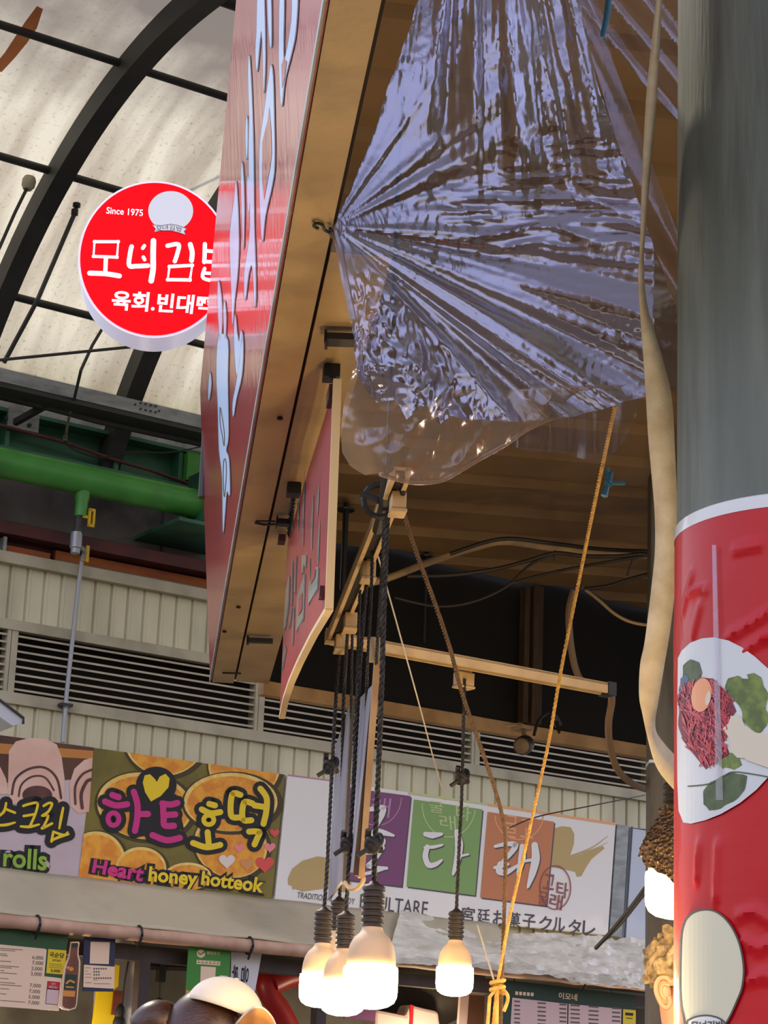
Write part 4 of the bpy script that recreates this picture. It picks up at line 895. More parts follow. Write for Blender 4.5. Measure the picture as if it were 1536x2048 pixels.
# light-blue brushed characters printed along the front, seen at a grazing angle
SF = Surf(B(0, 0, BZ), (EO * (ZT - BZ) - UP * OT).normalized())
mat('print_sky', (176, 208, 246), 0.5, coat=0.3); mat('print_outline', (70, 52, 56), 0.5, coat=0.3)
def Fc(x, y): return (380 + x / 2.926, y / 2.926)
glyphs = [[(402, -40), (395, 180), (388, 290), (396, 420), (412, 260), (424, 180), (432, 330), (436, 545), (446, 330), (440, 0), (436, -40)],
          [(460, -40), (464, 150), (474, 268), (482, 240), (478, -40)],
          [(532, -40), (526, 300), (530, 480), (541, 625), (560, 470), (600, 310), (625, 180), (636, -40), (606, -40), (600, 120), (565, 330), (552, 300), (556, -40)],
          [(352, 325), (345, 430), (352, 700), (348, 880), (352, 1100), (356, 1330), (340, 1480), (322, 1600), (326, 1760), (348, 1600), (370, 1560), (384, 1800), (390, 1640), (380, 1300), (376, 900), (366, 560)],
          [(335, 680), (329, 800), (335, 935), (342, 860), (342, 730)],
          [(478, 378), (466, 460), (440, 650), (418, 800), (410, 950), (414, 1200), (428, 1415), (446, 1260), (486, 1080), (500, 950), (496, 640), (490, 440)],
          [(308, 945), (303, 1060), (308, 1240), (316, 1460), (322, 1240), (318, 1050)], [(344, 1025), (338, 1120), (346, 1250), (354, 1180), (352, 1080)],
          [(272, 1060), (262, 1180), (240, 1340), (238, 1480), (246, 1700), (252, 1905), (264, 1760), (282, 1600), (290, 1400), (282, 1160)],
          [(170, 1640), (164, 1760), (172, 1900), (180, 2000), (192, 1880), (186, 1730)], [(205, 1760), (200, 1850), (208, 1990), (216, 1860)], [(268, 1840), (262, 2000), (278, 2200), (300, 2050), (310, 1990), (302, 1930), (292, 2000), (280, 1950)]]
holes = [[(430, 830), (462, 700), (470, 620), (482, 760), (486, 900), (476, 980), (440, 1170), (428, 1050)], [(542, 380), (556, 340), (575, 360), (560, 460), (546, 520)]]
gl2 = [[(445, 690), (440, 740), (450, 800), (456, 740)], [(488, 680), (478, 720), (474, 830), (482, 815), (488, 740)]]
def Fd(x, y): return (380 + x / 2.56, 650 + y / 2.56)
tail = [[(150, 60), (138, 240), (146, 420), (152, 640), (168, 780), (172, 1060), (182, 960), (192, 850), (207, 870), (203, 690), (188, 640), (200, 560), (196, 280), (196, 80)],
        [(268, 30), (260, 160), (240, 300), (222, 400), (225, 470), (240, 380), (268, 260), (276, 120)], [(104, 240), (96, 340), (100, 385), (112, 300)]]
tholes = [[(158, 420), (170, 480), (180, 560), (178, 620), (168, 560), (158, 500)], [(176, 700), (186, 690), (190, 760), (180, 880), (174, 800)]]
G = [[Fc(*p) for p in g] for g in glyphs] + [[Fd(*p) for p in g] for g in tail]
def inside(P): return [p for p in P]
o = MB(); w_ = MB()
for g_ in G:
    cx = sum(p[0] for p in g_) / len(g_)
    o.stroke(SF, g_, 3.0, .0012, smooth=True, closed=True); 
    q = crv([Vector(p) for p in g_], None, True, 3)[0]; w_.poly(SF, [(p.x, p.y) for p in q], .0016)
obj('lettering_outline', o, MATS['print_outline'], frame); obj('lettering', w_, MATS['print_sky'], frame)
h_ = MB()
for P in [[Fc(*p) for p in g] for g in holes]: h_.poly(SF, P, .0022)
obj('lettering_counter', h_, fr, frame)
h_ = MB()
for P in [[Fd(*p) for p in g] for g in tholes]: h_.stroke(SF, P, 1.6, .0022, closed=True)
obj('lettering_detail', h_, MATS['print_outline'], frame)
# S-hook, brackets, screws, nails
SB = Surf(Vector((0, 0, BZ - 0.008)), Vector((0, 0, -1)))
m = MB(); m.tube(spline([SB.map(636, 452, .004), SB.map(628, 447, .004), SB.map(634, 442, .004), SB.map(645, 446, .004), SB.map(650, 453, .006), SB.map(660, 455, .008), SB.map(666, 451, .01), SB.map(660, 447, .008)]), 0.0028, 7)
tag(obj('s_hook', m, MATS['black_steel'], smooth=True), 'small black S-hook holding the corner of the clear plastic sheet', 'hook')
def bracket(a, b, w, lab):
    P, Q = SB.map(*a, .012), SB.map(*b, .012); d = Q - P; m = MB(); m.box((P + Q) / 2, d / 2, d.cross(UP).normalized() * w, UP * 0.006)
    m.box(P + d * .04, d * .04, d.cross(UP).normalized() * w, UP * 0.012)
    tag(obj('metal_bracket', m, MATS['black_steel']), lab, 'bracket', 'dark brackets under the soffit boards')
bracket((650, 666), (712, 668), 0.02, 'dark bracket sticking out under the soffit beside the plastic sheet')
bracket((494, 1272), (546, 1274), 0.010, 'thin dark bracket near the far end of the soffit')
bracket((553, 1034), (580, 1036), 0.014, 'small dark bracket with a wire beside the hanging red menu board')
m = MB(); m.tube(spline([SB.map(510, 1042, .004), SB.map(530, 1044, .006), SB.map(555, 1040, .01)]), 0.003, 6); m.tube([SB.map(512, 1039, .004), SB.map(550, 1036, .008)], 0.0025, 6)
tag(obj('twisted_wire', m, MATS['cable_dark']), 'short twisted wire end on the soffit near the hanging red board', 'wire')
m = MB(); m.tube([SB.map(445, 1344, .003), SB.map(482, 1345, .003)], 0.003, 6); tag(obj('twisted_wire', m, MATS['cable_dark']), 'short dark wire scrap at the very end of the soffit', 'wire')
m = MB()
for x, y in ((560, 835), (477, 1213), (449, 1262)): m.lathe([(0.006, 0), (0.006, 0.004)], SB.map(x, y), -UP, 8)
obj('screws', m, MATS['dark_gap'], frame)

# ---- curved red hanging board
TP = [(669, 768), (645, 848), (619, 932), (599, 1000), (585, 1048), (575, 1087)]
BP = [(653, 1211), (622, 1264), (596, 1316), (578, 1358), (567, 1392), (559, 1430)]
DP = [4.18, 4.44, 4.71, 4.98, 5.19, 5.36]
class Hang:
    cut = False
    def pos(s, k, v, off=0):
        k = max(0, min(k, 5)); i = min(int(k), 4); f = k - i
        L2 = lambda A: (A[i][0] * (1 - f) + A[i + 1][0] * f, A[i][1] * (1 - f) + A[i + 1][1] * f)
        a, b = L2(TP), L2(BP); d = DP[i] * (1 - f) + DP[i + 1] * f
        return at(*a, d) * (1 - v) + at(*b, d) * v - EO * off
    def map(s, x, y, off=0.0):
        lo, hi = 0.0, 5.0; v = .5
        for _ in range(40):
            k = (lo + hi) / 2; i = min(int(k), 4); f = k - i
            ax, ay = TP[i][0] * (1 - f) + TP[i + 1][0] * f, TP[i][1] * (1 - f) + TP[i + 1][1] * f
            bx, by = BP[i][0] * (1 - f) + BP[i + 1][0] * f, BP[i][1] * (1 - f) + BP[i + 1][1] * f
            v = (y - ay) / (by - ay)
            if ax + (bx - ax) * v > x: lo = k
            else: hi = k
        return s.pos(k, v, off)
SH = Hang()
mat('hang_red', (190, 24, 44), 0.35, (168, 20, 38), 3, coat=0.35, spec=0.3); mat('hang_edge', (226, 200, 150), 0.5)
hang = thing('hanging_menu_board', 'curved glossy red menu board with pale Hangul, hung on chains under the soffit', 'menu board', SH.pos(2.5, 1))
m = MB(); n_ = 26
for i in range(n_ + 1):
    k = 5 * i / n_
    m.v += [SH.pos(k, 0, .0), SH.pos(k, 1, .0), SH.pos(k, 1, -.004), SH.pos(k, 0, -.004)]
m.f = [(i * 4 + j, i * 4 + (j + 1) % 4, i * 4 + 4 + (j + 1) % 4, i * 4 + 4 + j) for i in range(n_) for j in range(4)] + [(0, 1, 2, 3), (n_ * 4, n_ * 4 + 3, n_ * 4 + 2, n_ * 4 + 1)]
obj('panel', m, MATS['hang_red'], hang, smooth=True)
m = MB()
for i in range(n_ + 1): m.v += [SH.pos(5 * i / n_, 0.0, -.0045), SH.pos(5 * i / n_, 1, -.0045), SH.pos(5 * i / n_, 1, -.008), SH.pos(5 * i / n_, 0, -.008)]
m.f = [(i * 4 + j, i * 4 + (j + 1) % 4, i * 4 + 4 + (j + 1) % 4, i * 4 + 4 + j) for i in range(n_) for j in range(4)] + [(0, 1, 2, 3), (n_ * 4, n_ * 4 + 3, n_ * 4 + 2, n_ * 4 + 1)]
obj('backing', m, MATS['weathered_board'], hang, smooth=True)
m = MB()
for i in range(n_ + 1):
    k = 5 * i / n_
    a, b = SH.pos(k, 0, 0.001), SH.pos(k, 1, 0.001)
    m.v += [b, b - UP * 0.009, b - UP * 0.009 + EO * .014, b + EO * .014]
m.f = [(i * 4 + j, i * 4 + (j + 1) % 4, i * 4 + 4 + (j + 1) % 4, i * 4 + 4 + j) for i in range(n_) for j in range(4)] + [(0, 1, 2, 3), (n_ * 4, n_ * 4 + 3, n_ * 4 + 2, n_ * 4 + 1)]
obj('bottom_edge', m, MATS['hang_edge'], hang)
m = MB(); a, b = SH.pos(0, -0.02, 0.001), SH.pos(0, 1.015, 0.001); m.box((a + b) / 2 + EO * .006, (b - a) / 2, EO * 0.0075, EB * .006); obj('side_edge', m, MATS['hang_edge'], hang)
m = MB(); c_ = SH.map(647, 1186, .004); m.box(c_, EB * .012, EO * .004, UP * .011); obj('clip', m, MATS['maroon_steel'], hang)
m = MB(); c_ = SH.map(664, 793, .004); m.box(c_, EB * .03, EO * .004, UP * .014); obj('clip', m, MATS['maroon_steel'], hang)
m = MB(); c_ = SH.map(574, 1080, .004); m.box(c_ - EO * .01, EB * .02, EO * .008, UP * .008); obj('clip', m, MATS['maroon_steel'], hang)
mat('print_mint', (176, 204, 196), 0.3, coat=1.0)
def Hc(x, y): return (540 + x / 5.85, 1100 + y / 5.85)
hg = [[(340, 480), (320, 560), (312, 950), (395, 800), (412, 270), (378, 380)], [(470, 90), (462, 330), (452, 640), (560, 450), (572, 200), (540, 200), (470, 380)], [(375, 60), (372, 270), (390, 265), (400, 160), (420, 200), (430, 60)],
      [(262, 120), (246, 640), (260, 640), (268, 120)], [(225, 300), (190, 460), (162, 950), (185, 890), (222, 600), (232, 300)], [(250, 680), (222, 910), (240, 860), (262, 670)], [(275, 700), (262, 1110), (272, 1080), (285, 660)], [(185, 1110), (150, 1290), (142, 1400), (160, 1330), (192, 1150)], [(300, 170), (285, 480), (296, 500), (312, 60)]]
hh = [[(345, 560), (335, 780), (385, 690), (390, 490)], [(490, 300), (482, 410), (535, 320), (545, 210)]]
w_ = MB(); o_ = MB()
for g_ in hg: P = [Hc(*p) for p in g_]; w_.poly(SH, P, .0012); o_.stroke(SH, [(x + .6, y + 2.2) for x, y in P], 2.0, .0008, smooth=False, closed=True)
# upper strokes lost in the glare
for x, y0, y1 in ((578, 975, 1010), (601, 945, 1060), (611, 940, 1090), (641, 1040, 1130), (628, 990, 1100), (590, 990, 1060), (640, 970, 1030)): w_.stroke(SH, [(x, y0), (x - 3, (y0 + y1) / 2), (x - 4, y1)], [1, 4.5, 2], .0012)
obj('lettering_shadow', o_, MATS['print_outline'], hang); obj('lettering', w_, MATS['print_mint'], hang)
h_ = MB()
for g_ in hh: h_.poly(SH, [Hc(*p) for p in g_], .002)
obj('lettering_counter', h_, MATS['hang_red'], hang)
def chain(pts, lab):
    m = MB(); P = resample(pts, 0.016)
    for i in range(len(P) - 1):
        c_ = (P[i] + P[i + 1]) / 2; d = (P[i + 1] - P[i]).normalized(); q = (EO if i % 2 else EB); q = (q - d * q.dot(d)).normalized()
        m.tube([c_ + d * (0.011 * cos(t)) + q * (0.0052 * sin(t)) for t in [2 * pi * k / 12 for k in range(13)]], 0.0017, 5, cap=False)
    tag(obj('hanging_chain', m, MATS['black_steel'], smooth=True), lab, 'chain', 'chains carrying the hanging red board')
top_z = BZ - 0.004
a0 = SH.pos(0.05, 0.0); q0_ = Surf(Vector((0, 0, BZ - .002)), -UP).hit(663, 735)
m = MB(); m.box(q0_ - UP * .012, EO * .015, EB * .02, UP * .012); tag(obj('hook_plate', m, MATS['black_steel']), 'small dark hook plate above the near end of the hanging red board', 'hook plate', 'plates the chains hang from')
chain([q0_ - UP * .02, (q0_ + a0) / 2, a0], 'short chain at the near end of the hanging red board')
a1 = SH.pos(4.7, 0.0); q1_ = Surf(Vector((0, 0, BZ - .002)), -UP).hit(588, 970)
m = MB(); m.box(q1_ - UP * .012, EO * .015, EB * .02, UP * .012); tag(obj('hook_plate', m, MATS['black_steel']), 'small dark hook plate above the far end of the hanging red board', 'hook plate', 'plates the chains hang from')
chain([q1_ - UP * .02, (q1_ + a1) / 2, a1], 'short chain at the far end of the hanging red board')

# ---- round illuminated sign
RD = 7.25
SR = Surf(at(310, 520, RD), EB)
def Rc(x, y): return (120 + x / 3.072, 330 + y / 3.072)
def RL(*p): return [Rc(*q) for q in p]
rs = thing('round_sign', 'round red illuminated projecting sign with white Hangul and a pale emblem', 'sign', SR.hit(310, 680))
mat('lit_white', (236, 236, 246), 0.4, emit=(0.80, 0.82, 1.0), estr=0.95); mat('lit_red', (205, 0, 8), 0.5, spec=0.1, emit=(0.72, 0.0, 0.004), estr=0.9)
mat('lit_rim', (232, 232, 244), 0.35, emit=(0.62, 0.64, 0.86), estr=0.45); mat('lit_grey', (190, 190, 196), 0.4, emit=(0.55, 0.56, 0.62), estr=0.6); mat('lit_dark', (60, 40, 46), 0.4)
CX, CY, RX, RY = 309, 519, 153, 157
circ = lambda g, n=72: [(CX + RX * g * cos(2 * pi * k / n), CY + RY * g * sin(2 * pi * k / n)) for k in range(n)]
m = MB(); P0 = [SR.map(*q, 0.0) for q in circ(1.0)]; P1 = [p + EB * 0.06 for p in P0]; P2 = [(p - SR.hit(CX, CY)) * .985 + SR.hit(CX, CY) + EB * 0.062 for p in P0]; P3 = [p + EB * 0.075 for p in P2]
n_ = 72; m.v = P0 + P1 + P2 + P3
m.f = [(r * n_ + i, r * n_ + (i + 1) % n_, (r + 1) * n_ + (i + 1) % n_, (r + 1) * n_ + i) for r in range(3) for i in range(n_)] + [tuple(range(n_)), tuple(range(3 * n_, 4 * n_))]
obj('light_box', m, MATS['lit_rim'], rs, smooth=True)
obj('face', MB().poly(SR, circ(.972), .003), MATS['lit_red'], rs)
m = MB(); m.poly(SR, [Rc(680 + 138 * cos(t), 285 + 122 * sin(t)) for t in [2 * pi * k / 40 for k in range(40)]], .004); m.poly(SR, RL((568, 372), (620, 378), (680, 368), (730, 378), (778, 396), (762, 412), (770, 434), (730, 420), (680, 408), (620, 408), (580, 418), (586, 398)), .006)
obj('emblem', m, MATS['lit_grey'], rs)
m = MB(); m.stroke(SR, RL((568, 372), (620, 378), (680, 368), (730, 378), (778, 396), (762, 412), (770, 434), (730, 420), (680, 408), (620, 408), (580, 418), (586, 398)), 1.0, .007, smooth=False, closed=True)
for ch, qd in (('모', ((592, 380), (626, 382), (590, 408), (624, 406))), ('녀', ((630, 378), (662, 374), (630, 404), (662, 402))), ('김', ((672, 374), (704, 378), (672, 402), (704, 408))), ('밥', ((716, 380), (750, 390), (714, 408), (748, 418)))): m.text(SR, ch, *[Rc(*p) for p in qd], .007, .0)
obj('emblem_lines', m, MATS['lit_dark'], rs)
big = [([(212, 475), (358, 475), (350, 570), (206, 565)], 22, True), ([(282, 580), (278, 665)], 26, False), ([(182, 668), (280, 672), (365, 685)], 30, False),
       ([(440, 505), (432, 540), (425, 620), (470, 625), (540, 622)], 28, False), ([(574, 470), (572, 560), (572, 640), (560, 715)], 34, False), ([(518, 500), (508, 515)], 22, False), ([(512, 570), (520, 585)], 22, False),
       ([(660, 500), (728, 492), (720, 550), (705, 595)], 26, False), ([(800, 492), (812, 540), (808, 590)], 30, False), ([(672, 628), (812, 620), (798, 710), (662, 708)], 24, True),
       ([(890, 490), (888, 560), (886, 600)], 26, False), ([(890, 530), (1000, 540)], 22, False), ([(900, 598), (1000, 600)], 22, False), ([(1000, 490), (996, 600)], 26, False), ([(888, 640), (882, 700), (1000, 712), (1005, 640)], 22, False), ([(890, 668), (1000, 672)], 20, False), ([(1060, 480), (1060, 610)], 26, False), ([(1065, 550), (1100, 550)], 22, False)]
m = MB()
for P, w, cl in big:
    if P[0][0] > 1010: continue
    m.stroke(SR, RL(*P), w / 3.072, .005, smooth=not cl, closed=cl)
    if cl:
        for p in P: q = Rc(*p); m.ell(SR, q[0], q[1], w / 6.144, w / 6.144, .0051, n=12)
m.text(SR, '육회.빈대떡', Rc(328, 776), Rc(945, 812), Rc(318, 890), Rc(930, 922), .005, 0.028)
m.text(SR, 'Since 1975', Rc(288, 262), Rc(510, 278), Rc(284, 302), Rc(508, 318), .005, 0.012)
obj('lettering', m, MATS['lit_white'], rs)
m = MB(); c0 = SR.hit(436, 560) + EB * .035; m.tube([c0, Vector((c0.x, c0.y, 3.2))], 0.02, 10); c1 = Vector((c0.x, c0.y, ZT - .15)); m.tube([c1, B(-0.15, OT + 0.05, ZT - .15)], 0.015, 8); obj('bracket', m, MATS['dark_steel'], rs)

# ================================================================== STALL CANOPY, BACK HEADER
hp = B(0.02, OR, BZ)                                          # back plane of the stall: parallel to the wall
HP = Surf(hp, NW)
ZC = BZ + 0.42
cz = sum(HP.hit(x, y).z for x, y in ((690, 1090), (873, 1132), (1032, 1172), (1290, 1222))) / 4
bm = bmesh.new(); RD_ = yaw(76); RQ = yaw(-14)               # ridges run along RD_
prof = []; q = -2.0; per = 0.235
while q < 8.0:
    prof += [(q, 0), (q + 0.135, 0), (q + 0.155, 0.022), (q + 0.215, 0.022), (q + per, 0)]; q += per
og = Vector((0.3, 3.0, cz)); rows = []
for qq, zz in prof:
    rows.append([bm.verts.new(og + RQ * qq + RD_ * r_ + UP * zz) for r_ in (-4, -2, 0, 2, 5)])
for a, b in zip(rows, rows[1:]):
    for i in range(4): bm.faces.new((a[i], a[i + 1], b[i + 1], b[i]))
bmesh.ops.remove_doubles(bm, verts=bm.verts[:], dist=1e-5)
for co, no in ((hp + NW * .02, -NW), (B(0, OJ + 0.006, 0), -EO), (Vector((0, 3.85, 0)), Vector((0, -1, 0))), (Vector((3.0, 0, 0)), Vector((1, 0, 0)))):
    bmesh.ops.bisect_plane(bm, geom=bm.verts[:] + bm.edges[:] + bm.faces[:], plane_co=co, plane_no=no, clear_outer=True)
bm.verts.index_update(); m = MB(); m.v = [v.co + UP * 0.09 * max(0.0, (v.co - hp).dot(NW)) for v in bm.verts]; m.f = [tuple(v.index for v in f.verts) for f in bm.faces]; bm.free()
struct('ceiling_canopy', m, MATS['canopy_sheet'], label='corrugated beige canopy over the stall')
hdr = thing('stall_header', 'black cloth header closing the back of the stall canopy', 'header', hp)
def hpu(x, y): return (HP.hit(x, y) - hp).dot(EU)
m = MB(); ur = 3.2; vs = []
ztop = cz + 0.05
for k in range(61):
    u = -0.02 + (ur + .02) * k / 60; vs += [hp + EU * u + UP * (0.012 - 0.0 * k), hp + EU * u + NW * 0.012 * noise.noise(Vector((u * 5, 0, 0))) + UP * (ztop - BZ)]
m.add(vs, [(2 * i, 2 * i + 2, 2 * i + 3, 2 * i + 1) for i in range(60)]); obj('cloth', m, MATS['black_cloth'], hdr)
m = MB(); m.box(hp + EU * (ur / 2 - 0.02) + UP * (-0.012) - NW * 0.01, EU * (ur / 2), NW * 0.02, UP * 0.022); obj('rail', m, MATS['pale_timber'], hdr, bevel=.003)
for x0, y0, x1, y1, w, lab in ((1062, 1178, 1040, 1452, 12, 'brown timber post against the black header, above the small spotlight'), (1040, 1180, 1036, 1300, 6, 'thin timber batten beside the brown post')):
    m = MB(); a, b = HP.map(x0, y0, .03), HP.map(x1, y1, .03); b = Vector((a.x, a.y, BZ + .01)); m.box((a + b) / 2, EU * (w / FPX * 7.6), NW * .015, UP * ((a - b).length / 2)); tag(obj('timber_post', m, MATS['old_timber']), lab, 'post')
# threaded rods
for x, y0, y1, lab in ((692, 1018, 1185, 'black threaded rod hanging from the canopy left of the lamp track'), (853, 1112, 1290, 'dim threaded rod hanging from the canopy in front of the black header')):
    d = 6.2; top = at(x, y0, d); cs = Surf(Vector((0, 0, cz)), -UP); t = cs.hit(x, y0); m = MB(); m.tube([t + UP * .02, Vector((t.x, t.y, t.z - (y1 - y0) * (t - CAM).dot(_F) / FPX))], 0.009 if x < 800 else 0.006, 8); m.lathe([(0.028, 0), (0.026, -0.006)], t, UP, 12)
    tag(obj('threaded_rod', m, MATS['black_steel']), lab, 'rod')
# conduit, cables
m = MB(); m.tube(spline([at(690, 1176, 6.5), at(770, 1158, 6.5), at(870, 1120, 6.6), at(960, 1092, 6.6), at(1012, 1083, 6.6), at(1100, 1095, 6.7), at(1200, 1106, 6.7), at(1320, 1112, 6.7)]), 0.0105, 10)
tag(obj('cable_duct', m, MATS['tube_beige'], smooth=True), 'beige flexible conduit arching below the canopy', 'conduit')
def cable(pts, r, lab, d=6.4, mt='cable_dark', name='electric_cable'):
    m = MB(); m.tube(spline([at(p[0], p[1], p[2] if len(p) > 2 else d) for p in pts]), r, 7); return tag(obj(name, m, MATS[mt], smooth=True), lab, 'cable')
cable([(900, 1108), (1000, 1078), (1100, 1086), (1200, 1098), (1310, 1103)], 0.006, 'black cable strapped along the top of the beige conduit', 6.55)
cable([(815, 1152), (900, 1150), (990, 1138), (1060, 1120), (1110, 1106), (1170, 1112), (1240, 1112), (1290, 1108), (1320, 1125)], 0.006, 'black cable sagging just under the beige conduit', 6.5)
cable([(790, 1195), (870, 1212), (940, 1205), (1010, 1175), (1060, 1130), (1105, 1110)], 0.0042, 'thin cable in a long droop across the black header', 6.5)
cable([(1020, 1168), (1090, 1148), (1180, 1130), (1300, 1110)], 0.0045, 'thin cable rising to the right under the beige conduit', 6.5)
cable([(1165, 1178), (1215, 1172), (1260, 1158), (1320, 1142)], 0.006, 'dark cable to the right of the yellow rope', 6.5)
cable([(1165, 1175), (1195, 1198), (1230, 1228), (1265, 1245), (1310, 1252)], 0.0045, 'pale thin cable curving down toward the white tape', 6.5, 'tube_beige')
cable([(1148, 1180), (1138, 1220), (1140, 1280), (1150, 1335), (1165, 1365), (1185, 1378)], 0.010, 'brown hose hanging behind the yellow rope', 6.3, 'hose_brown', 'hose')
cable([(1205, 1382, 5.7), (1221, 1388, 5.72), (1223, 1405, 5.75), (1217, 1445, 5.8), (1220, 1490, 5.9), (1236, 1540, 6.0), (1266, 1568, 6.1), (1300, 1580, 6.2)], 0.0095, 'thick beige-brown hose curving down from the end of the lamp track', mt='hose_brown', name='hose')
for x, y, x1, y1 in ((1110, 1100, 1109, 1122), (1268, 1112, 1254, 1152)):
    m = MB(); m.tube([at(x, y, 6.5), at(x1, y1, 6.5)], 0.003, 6); tag(obj('cable_tie', m, MATS['black_steel']), 'black cable tie end hanging from the beige conduit, ' + ('left one' if x < 1200 else 'right one near the white tape'), 'cable tie')
# spotlight under the rail
sp_ = thing('spotlight', 'small black spotlight clamped under the rail right of the diagonal rope', 'spotlight', at(1046, 1512, 6.9))
m = MB(); m.lathe([(0.004, -0.05), (0.020, -0.045), (0.028, -0.02), (0.029, 0.02), (0.026, 0.032)], at(1048, 1490, 6.9), Vector((-.25, -.9, -.30)), 22); obj('housing', m, MATS['black_steel'], sp_, smooth=True)
m = MB(); m.lathe([(0.022, 0.033), (0.010, 0.036), (0.001, 0.037)], at(1048, 1490, 6.9), Vector((-.25, -.9, -.30)), 20); obj('lens', m, MATS['hose_brown'], sp_, smooth=True)
m = MB(); a = at(1045, 1457, 7.0); m.box(a, EU * .022, NW * .03, UP * .006); m.tube([at(1012, 1452, 7.0), at(1040, 1449, 7.0), at(1060, 1456, 7.0)], 0.006, 6); m.tube([a, at(1050, 1478, 6.93)], 0.008, 8); obj('mount', m, MATS['tube_beige'], sp_)
m = MB(); m.tube(spline([at(1068, 1470, 6.9), at(1078, 1440, 6.95), at(1100, 1425, 7.0), at(1112, 1440, 6.95), at(1118, 1465, 6.9)]), 0.005, 6); m.tube([at(1108, 1432, 6.95), at(1118, 1452, 6.95)], 0.012, 8); obj('cord', m, MATS['black_steel'], sp_, smooth=True)

# ================================================================== LAMP TRACK AND LAMPS
TRK = Surf(Vector((0, 0, at(790, 985, 4.0).z)), -UP); TZ = TRK.p0.z
tA, tB, tC = TRK.hit(800, 962), TRK.hit(668, 1284), TRK.hit(1215, 1389)
trk = thing('lamp_track', 'ivory L-shaped lamp track hanging under the canopy', 'lamp track', tB)
def rail(a, b, name):
    d = (b - a).normalized(); s_ = d.cross(UP).normalized(); m = MB()
    for o_, w, z, h in ((-0.0125, 0.004, 0.012, 0.012), (0.0125, 0.004, 0.012, 0.012), (0, 0.0165, 0.022, 0.003)):
        m.box((a + b) / 2 + s_ * o_ + UP * z, (b - a) / 2, s_ * w, UP * h)
    obj(name, m, MATS['track_ivory'], trk)
    m = MB(); m.box((a + b) / 2 + UP * 0.012, (b - a) / 2, s_ * 0.008, UP * 0.006); obj('slot', m, MATS['dark_gap'], trk)
rail(tA, tB, 'rail'); rail(tB + (tA - tB).normalized() * -0.02, tC, 'rail')
m = MB(); m.box(tB + UP * 0.012, EB * .022, EO * .02, UP * .014); obj('corner_joint', m, MATS['track_ivory'], trk)
m = MB(); m.box(tC + UP * .012, EU * .012, NW * .02, UP * .016); obj('end_cap', m, MATS['black_steel'], trk)
for x, y in ((774, 955),):
    t = TRK.hit(x, y); m = MB(); m.tube([t + UP * .02, Vector((t.x, t.y, cz + .02))], 0.0035, 6); obj('suspension_rod', m, MATS['black_steel'], trk)
m = MB(); t = TRK.hit(760, 1012); m.tube([t + UP * .01 + (EO * cos(a) + UP * sin(a)) * 0.03 for a in [2 * pi * k / 16 for k in range(17)]], 0.006, 6); m.tube([t + EO * .03, t - EO * .035 + UP * .02], 0.007, 6); obj('cable_strap', m, MATS['black_steel'], trk)
emt = bpy.data.materials.new('lamp_glow'); emt.use_nodes = True
pb = emt.node_tree.nodes['Principled BSDF']; pb.inputs['Base Color'].default_value = (1, .95, .8, 1); pb.inputs['Emission Color'].default_value = (1.0, 0.72, 0.34, 1); pb.inputs['Emission Strength'].default_value = 60.0
LAMP_GROUP = 'bulb lamps hung from the track'
def lamp(label, cord_px, dep, bx, ytop, s=1.0, adapter=None, knot=None, cordr=0.0042, group=LAMP_GROUP):
    """cord_px: px points from the track down; bx, ytop: px of the socket's top; s: size"""
    top = at(bx, ytop, dep); r = thing('bulb_lamp', label, 'lamp', top - UP * 0.2 * s, group)
    pts = [at(x, y, d) for x, y, d in cord_px] + [top + UP * .005]
    m = MB(); m.twist(spline(pts, 8), cordr, 0.035); obj('cord', m, MATS['cord_black'], r, smooth=True)
    if knot:
        m = MB(); c_ = at(*knot); m.tube(spline([c_ + Vector((0.012 * cos(t * 1.0), 0.012 * sin(t), 0.008 * sin(2 * t) + 0.003 * t - .01)) for t in [k * .9 for k in range(12)]]), 0.006, 7); m.ball(c_, 0.013, 8, (1, 1, 1.3)); m.tube([c_, c_ + Vector((-.028, 0, -.02))], 0.005, 6); obj('knot', m, MATS['cord_black'], r, smooth=True)
    m = MB(); pr = [(0.006, 0.008), (0.009, 0.004), (0.017, 0.0)]
    for k in range(6): pr += [(0.0195, -0.003 - k * .0105), (0.0195, -0.008 - k * .0105), (0.0165, -0.0095 - k * .0105), (0.0165, -0.0125 - k * .0105)]
    pr += [(0.018, -0.068)]
    m.lathe([(a * s, b * s) for a, b in pr], top, UP, 26); obj('socket', m, MATS['socket_brown'], r, smooth=True)
    m = MB(); m.lathe([(a * s, b * s) for a, b in ((0.0165, -0.066), (0.0175, -0.072), (0.021, -0.078), (0.030, -0.086), (0.036, -0.097), (0.0395, -0.110), (0.041, -0.122), (0.041, -0.132))], top, UP, 32); obj('bulb_body', m, MATS['bulb_body'], r, smooth=True)
    m = MB(); m.lathe([(a * s, b * s) for a, b in ((0.0405, -0.132), (0.0445, -0.1335), (0.0455, -0.140), (0.0455, -0.172), (0.0445, -0.182), (0.040, -0.191), (0.030, -0.1975), (0.016, -0.201), (0.002, -0.202))], top, UP, 36); obj('bulb_diffuser', m, emt, r, smooth=True, label='glowing white diffuser')
    if adapter:
        a, b = adapter; q = TRK.hit(a, b); m = MB(); dd = EB if a < 850 else EU; ss = dd.cross(UP)
        m.box(q - UP * 0.012, dd * .022, ss * .013, UP * .016); m.box(q - UP * 0.031, dd * .024, ss * .015, UP * .003); m.box(q + UP * .006, dd * .02, ss * .006, UP * .006); obj('track_adapter', m, MATS['track_ivory'], r, bevel=.002)
    return r
d_ = lambda x, y: (TRK.hit(x, y) - CAM).dot(_F)
lamp('largest bulb lamp, nearest of the cluster, its cord knotted before the purple square', [(776, 1010, d_(776, 1010)), (769, 1180, 4.08), (763, 1380, 4.08), (756, 1560, 4.1), (750, 1690, 4.12)], 4.15, 748, 1772, 1.08, (796, 992), (748, 1690, 4.11), 0.0050)
